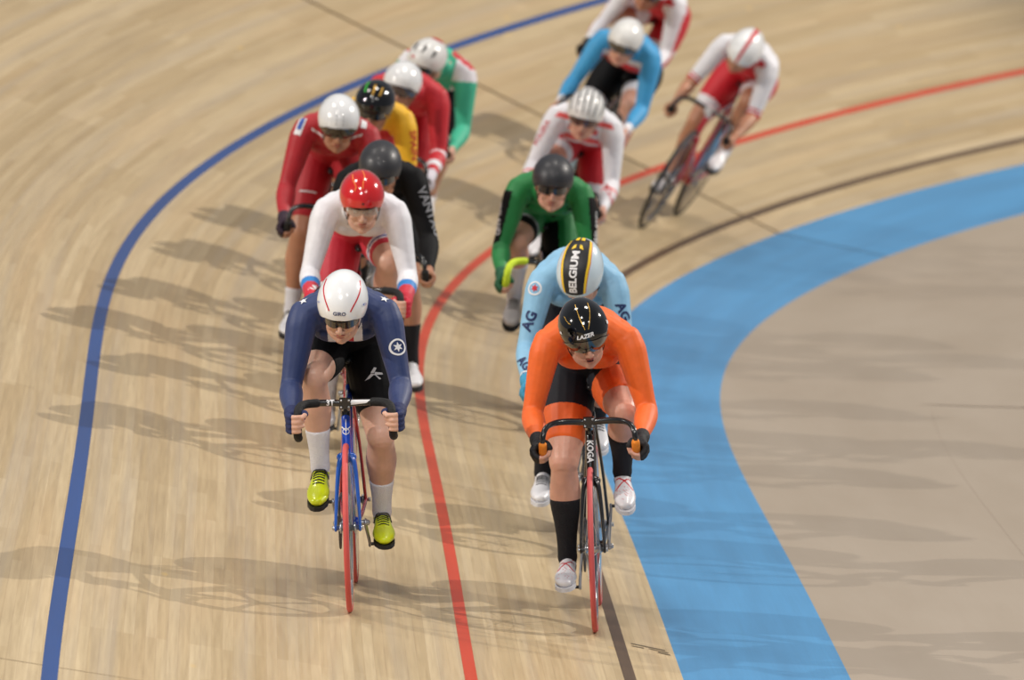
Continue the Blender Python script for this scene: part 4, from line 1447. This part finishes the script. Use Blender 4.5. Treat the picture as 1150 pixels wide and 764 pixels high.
    ride('D', 8.638, 1.258, .8, 2,
         'person in white skinsuit with blue and red cuffs and a glossy red helmet',
         'track bicycle with black bars held by the rider in the red helmet', p,
         dict(vox=.0055, skin='fair', jersey=dict(mats=[white, azure, tyrian], f=f_rus), shorts=dict(mats=[tyrian, white, deepblue], hem=.74, f=f_rus_s),
              sock=(SOCK_W, .6), glove=GLV_RED, shoe=dict(mats=[SH_WHITE]), glasses=LENS_CLEAR,
              helmet=dict(mat=H_RED, ribbons=[dict(name='gold_line', p=[(.42, 100), (.40, 74), (.30, 56), (.36, 44)], w=.004, m=osh),
                                              dict(name='gold_line', p=[(-.02, 108), (-.10, 84), (-.02, 64), (.0, 50)], w=.004, m=osh)],
                          text=[dict(name='emblem', poly=disc_poly(.005), x=0, th=14, m=P_BLACK)]),
              marks=[dict(t='RUSSIA', s=.030, bold=.0006, c=armc(1, 1.82), n=const(.3, .95, .2), up=lambda p: A(.9, 0, .4), m=P_WHITE),
                     dict(t='RUSSIA', s=.024, c=const(.02, .24, 1.075), n=const(0, .9, .1), up=const(0, 0, 1), m=P_BLACK)]),
         dict(frame=(150, 20, 30)))
    # ---- E  black suit
    p = Pose(crank=96, pitch=26, yaw=-4, roll=3, rise=.0, grip='low', head=(0, .42, 1.23))
    ride('E', 10.82, 1.052, 0, -2,
         'person in black skinsuit with grey sleeve lettering and a dark matt helmet',
         'black track bicycle under the rider in the black skinsuit', p,
         dict(vox=.006, skin='tan', jersey=dict(mats=[black]), shorts=dict(mats=[black], hem=.74), sock=(SOCK_B, .55), shoe=dict(mats=[SH_WHITE]),
              glasses=LENS_DARK, helmet=dict(mat=H_MATT),
              marks=[dict(t='VANTAGE', s=.060, bold=.001, c=armc(-1, .62), n=const(-.7, .7, .3), up=lambda p: A(-.8, 0, .3), m=P_GREY)]),
         dict(frame=(24, 24, 28)))
    # ---- F  red suit, white helmet, outside
    p = Pose(crank=-84, pitch=26, yaw=2, roll=-2, rise=.02, grip='low', head=(0, .42, 1.25))
    ride('F', 12.21, 1.427, 0, 6.5,
         'person in all red skinsuit and glossy white helmet, outermost in the left line',
         'track bicycle with curved black bars under the red rider on the outside', p,
         dict(vox=.006, skin='tan', jersey=dict(mats=[dred, white], f=f_nor), shorts=dict(mats=[dred], hem=.76), sock=(SOCK_W, .72), glove=GLV_PLUM,
              shoe=dict(mats=[SH_WHITE], strap=SH_BLK), helmet=dict(mat=H_WHITE, visor=LENS_SMOKE,
                                                  text=[dict(name='vent_mark', poly=[[(-.002, -.005), (.002, -.005), (.002, .005), (-.002, .005)]], x=a, th=t, m=P_GREY)
                                                        for a in (-.16, .16) for t in (20, 30, 40)]),
              marks=[dict(poly=[[(-.018, -.045), (.018, -.045), (.018, .045), (-.018, .045)]], c=armc(1, .05), n=const(.3, .7, .7), up=arm_up(1, .1), m=P_WHITE, name='shoulder_patch'),
                     dict(poly=[[(-.010, -.020), (.010, -.020), (.010, .040), (-.010, .040)]], c=armc(1, .05), n=const(.3, .7, .7), up=arm_up(1, .1), m=P_BLUE, name='shoulder_patch', off=.005),
                     dict(poly=[[(-.014, -.025), (.014, -.025), (.014, .025), (-.014, .025)]], c=const(-.12, .20, 1.17), n=const(-.1, .7, .7), up=const(0, -1, .5), m=P_WHITE, name='shoulder_patch'),
                     dict(poly=[[(-.04, -.004), (.04, -.004), (.04, .004), (-.04, .004)]], on='shorts', c=legc(1, .55), n=const(0, .9, .4), up=const(0, 0, 1), m=P_WHITE, name='stripe')]),
         dict(frame=(170, 20, 30)))
    # ---- G  yellow and red, black helmet
    p = Pose(crank=20, pitch=22, yaw=-8, roll=3, rise=.0, grip='low', head=(0, .42, 1.235))
    ride('G', 13.90, 1.26, 0, 7,
         'person in yellow and red skinsuit and black helmet with a green stripe',
         'track bicycle hidden under the rider in yellow', p,
         dict(vox=.0065, skin='tan', jersey=dict(mats=[yellow, osh, red], f=f_spain), shorts=dict(mats=[red], hem=.74), shoe=dict(mats=[SH_WHITE]), glasses=LENS_DARK,
              helmet=dict(mat=H_BLACK, ribbons=[dict(name='green_stripe', p=[(.42, 96), (.46, 76), (.44, 56)], w=.010, m=mat('print_green', (50, 170, 60), rough=.4, var=.04)),
                                                dict(name='bronze_stripe', p=[(-.35, 80), (-.35, 64), (-.32, 50)], w=.009, m=P_GOLD),
                                                dict(name='bronze_stripe', p=[(.02, 84), (.02, 66), (.02, 50)], w=.009, m=P_GOLD)],
                          strap=P_YEL),
              marks=[dict(t='SPAIN', s=.055, bold=.001, c=armc(-1, .45), n=const(-.6, .7, .4), up=lambda p: A(-.8, 0, .3), m=P_RED)]),
         dict(frame=(30, 30, 34)))
    # ---- H  red with white bands
    p = Pose(crank=60, pitch=14, yaw=-4, roll=2, rise=-.02, grip='low', head=(.035, .42, 1.19))
    ride('H', 15.95, 1.235, 0, 12,
         'person in red skinsuit with white sleeve bands, glossy white helmet and smoked visor',
         'track bicycle hidden under the red rider with banded sleeves', p,
         dict(vox=.007, skin='tan', jersey=dict(mats=[red, white, dred], f=f_h), shorts=dict(mats=[red], hem=.74), glove=GLV_WHITE, shoe=dict(mats=[SH_WHITE]),
              helmet=dict(mat=H_WHITE, visor=VIS_DARK)),
         dict(frame=(30, 30, 34)))
    # ---- I  white and mint
    p = Pose(crank=10, pitch=20, yaw=-14, roll=6, rise=-.03, grip='low', head=(.06, .42, 1.17), knee_out=.05)
    slot = lambda x: dict(name='vent_slot', p=[(x, 40), (x * 1.06, 56), (x * 1.02, 72)], w=.014, w1=[.006, .018, .006], m=P_BLACK)
    ride('I', 17.686, 1.275, 0, 16,
         'person in white and mint green skinsuit and white vented helmet, last of the left line',
         'track bicycle hidden under the last rider of the left line', p,
         dict(vox=.007, skin='fair', jersey=dict(mats=[white, teal, red], f=f_ita), shorts=dict(mats=[black], hem=.74), shoe=dict(mats=[SH_WHITE]), glasses=LENS_DARK,
              helmet=dict(mat=H_CREAM, ribbons=[slot(.55), slot(0.02), slot(-.52)],
                          text=[dict(name='emblem', poly=disc_poly(.009), x=.40, th=20, m=P_RED),
                                dict(name='red_crown', poly=disc_poly(.036), x=-.05, th=122, m=P_RED)])),
         dict(frame=(30, 30, 34)))
    # ---- J  green
    p = Pose(crank=97, pitch=20, yaw=0, roll=0, rise=.0, grip='low', head=(0, .42, 1.23))
    ride('J', 12.394, .324, -.5, 5,
         'person in green skinsuit with black sleeve panels and a matt charcoal helmet',
         'track bicycle with lime yellow bar tape under the green rider', p,
         dict(vox=.006, skin='rosy', jersey=dict(mats=[green, black], f=f_irl), shorts=dict(mats=[green, black, P_GREY], hem=.72, f=f_irl_s), sock=(SOCK_W, .42), glove=GLV_GREEN,
              shoe=dict(mats=[mat('shoe_grey', (206, 202, 200), rough=.4, var=.05)], laces=LACE_B), glasses=LENS_DARK, helmet=dict(mat=H_MATT),
              marks=[dict(t='IRELAND', s=.040, bold=.0008, c=armc(1, .55), n=const(.92, .35, .2), up=lambda p: A(-.2, 1, .3), m=P_WHITE),
                     dict(t='IRELAND', s=.040, bold=.0008, c=armc(-1, .55), n=const(-.92, .35, .2), up=lambda p: A(-.2, 1, .3), m=P_WHITE),
                     dict(t='IRELAND', s=.026, c=const(0, .24, 1.08), n=const(0, .9, .15), up=const(0, 0, 1), m=P_WHITE)]),
         dict(frame=(30, 30, 34), tape=(206, 232, 50), lowtape='full'))
    # ---- K  white and coral red, ribbed helmet
    p = Pose(crank=30, pitch=22, yaw=2, roll=0, rise=.0, grip='low', head=(0, .42, 1.23))
    rib = lambda x: dict(name='vent_slot', p=[(x * 1.05, 16), (x * 1.15, 50), (x * 1.12, 90), (x * 1.0, 130)], w=.006, w1=[.003, .009, .004], m=H_MATT)
    ride('K', 17.10, .350, 0, 13,
         'person in white and red striped skinsuit and pale helmet with dark slots',
         'track bicycle ridden by the person in white and red stripes behind the green rider', p,
         dict(vox=.007, skin='rosy', jersey=dict(mats=[white, pink], f=f_pol), shorts=dict(mats=[red, white], hem=.72, f=hemrule(.66)), sock=(SOCK_W, .6), shoe=dict(mats=[SH_WHITE]),
              glasses=LENS_GOLD, helmet=dict(mat=H_CREAM, ribbons=[rib(x) for x in (-.74, -.44, -.14, .14, .44, .74)]),
              marks=[dict(t='POLSKA', s=.040, bold=.0008, c=armc(-1, 1.5), n=const(-.4, .9, .2), up=lambda p: A(-.9, 0, .3), m=P_RED),
                     dict(t='POLSKA', s=.040, bold=.0008, c=armc(1, .4), n=const(.5, .8, .4), up=lambda p: A(.9, 0, .4), m=P_RED)]),
         dict(frame=(30, 30, 34)))
    # ---- L  turquoise blue
    p = Pose(crank=190, pitch=24, yaw=4, roll=-2, rise=.0, grip='low', head=(0, .42, 1.23))
    ride('L', 21.36, .756, 2, 22,
         'person in turquoise blue skinsuit with black shorts and white helmet, leaning into the bend',
         'dark track bicycle under the turquoise rider in the bend', p,
         dict(vox=.007, skin='rosy', jersey=dict(mats=[turq, white, red], f=f_kaz), shorts=dict(mats=[black, white, red], hem=.74, f=hemrule(.68)), sock=(SOCK_B, .7),
              shoe=dict(mats=[mat('shoe_pale_blue', (190, 222, 232), rough=.35, var=.04)]), helmet=dict(mat=H_CREAM, visor=VIS_MIRROR)),
         dict(frame=(30, 34, 40)))
    # ---- M  white top with bare forearms, red shorts, inside of the bend
    p = Pose(crank=-110, pitch=46, yaw=6, roll=4, rise=.02, grip='low', head=(0, .42, 1.22))
    ride('M', 23.07, .454, 1.2, 29,
         'person in short sleeved white top and red shorts, helmet with one red stripe, furthest right',
         'red track bicycle with black wheels leaning over at the far right', p,
         dict(vox=.007, skin='tan', sleeve=.99, jersey=dict(mats=[white, red], f=f_mright), shorts=dict(mats=[red, white], hem=.74, f=hemrule(.66)), shoe=dict(mats=[SH_WHITE]),
              helmet=dict(mat=H_WHITE, ribbons=[dict(name='red_stripe', p=[(0, 8), (0, 60), (0, 110), (0, 150)], w=.020, w1=[.014, .022, .030], m=P_RED)])),
         dict(frame=(170, 22, 40), fork=(170, 22, 40), stay=(170, 22, 40), tyre=(44, 42, 44), rim=(50, 48, 52), disc=(56, 54, 60), front='five', stem=(210, 210, 212)))
    # ---- N  cut by the frame
    p = Pose(crank=70, pitch=20, yaw=4, roll=2, rise=.0, grip='low', head=(0, .42, 1.23))
    ride('N', 23.815, 1.151, 1, 25,
         'person in white and red skinsuit cut off by the top edge, behind the turquoise rider',
         'track bicycle hidden behind the turquoise rider at the top', p,
         dict(vox=.007, skin='tan', jersey=dict(mats=[white, red], f=f_top), shorts=dict(mats=[red, white], hem=.74, f=hemrule(.5)), glove=GLV_BLACK, shoe=dict(mats=[SH_RED]),
              helmet=dict(mat=H_WHITE), glasses=LENS_DARK),
         dict(frame=(30, 30, 34)))

build_riders()

# small worn lettering between the black line and the blue band
def track_map(s0, u0):
    return lambda x, y: surf(s0 + y, u0 - x, .002)
o = lay(poly_shape([[(-.07, .07), (.07, .05), (.07, .075), (-.07, .095)], [(-.07, -.005), (-.02, -.01), (-.02, .015), (-.07, .02)], [(.0, .01), (.08, -.015), (.08, .01), (.0, .03)], [(.035, -.06), (.085, -.075), (.085, -.045), (.035, -.03)]]), 'trim_10', track_map(3.80, .105), mat('worn_print', (120, 104, 82), rough=.5, var=.2, vscale=40), None, .05)
o['kind'] = 'structure'

# =====================================================================  light and camera
def lamp(name, loc, target, energy, size, col, angle=40):
    l = bpy.data.lights.new(name, 'SPOT')
    l.energy = energy; l.shadow_soft_size = size; l.color = col
    l.spot_size = R(80); l.spot_blend = .3
    o = bpy.data.objects.new(name, l); COL.objects.link(o)
    o.location = loc
    o.rotation_euler = (V(target) - V(loc)).to_track_quat('-Z', 'Y').to_euler()
    return o
def from_dir(az, el, dist=42, c=(0, 42, 0)):
    return (c[0] + dist * math.cos(R(el)) * math.cos(R(az)), c[1] + dist * math.cos(R(el)) * math.sin(R(az)), c[2] + dist * math.sin(R(el)))
WARM = (1.0, .93, .84)
CTR = (0, 44, 0)
for az, el, e, sz in LAMPS:
    lamp('arena_or_fill_lamp', from_dir(az, el), CTR, e, sz, WARM)

o = lamp('arena_or_fill_lamp', (-3, 18, 20), (-.5, 37, 0), 9500, 2.0, (1.0, .96, .92))  # extra fill lamp, added to brighten the near track and soften its shadows
o.data.spot_size = R(34); o.data.spot_blend = 1.0

w = bpy.data.worlds.new('arena'); sc.world = w; w.use_nodes = True
bg = w.node_tree.nodes['Background']
bg.inputs['Color'].default_value = (.86, .90, 1.0, 1)
bg.inputs['Strength'].default_value = AMB

cam = bpy.data.cameras.new('camera'); co = bpy.data.objects.new('camera', cam); COL.objects.link(co)
co.location = (0, 0, CAM_H)
co.rotation_euler = (math.pi / 2 - CAM_PITCH, 0, 0)
cam.sensor_fit = 'HORIZONTAL'; cam.sensor_width = 36
cam.lens = 36 * F_PX / 1150
cam.clip_start = .5; cam.clip_end = 400
cam.dof.use_dof = True; cam.dof.focus_distance = 38.4; cam.dof.aperture_fstop = 4.8
sc.camera = co
sc.view_settings.view_transform = 'Standard'; sc.view_settings.look = 'None'
sc.view_settings.gamma = 1; sc.view_settings.use_curve_mapping = False
sc.view_settings.exposure = EXPO
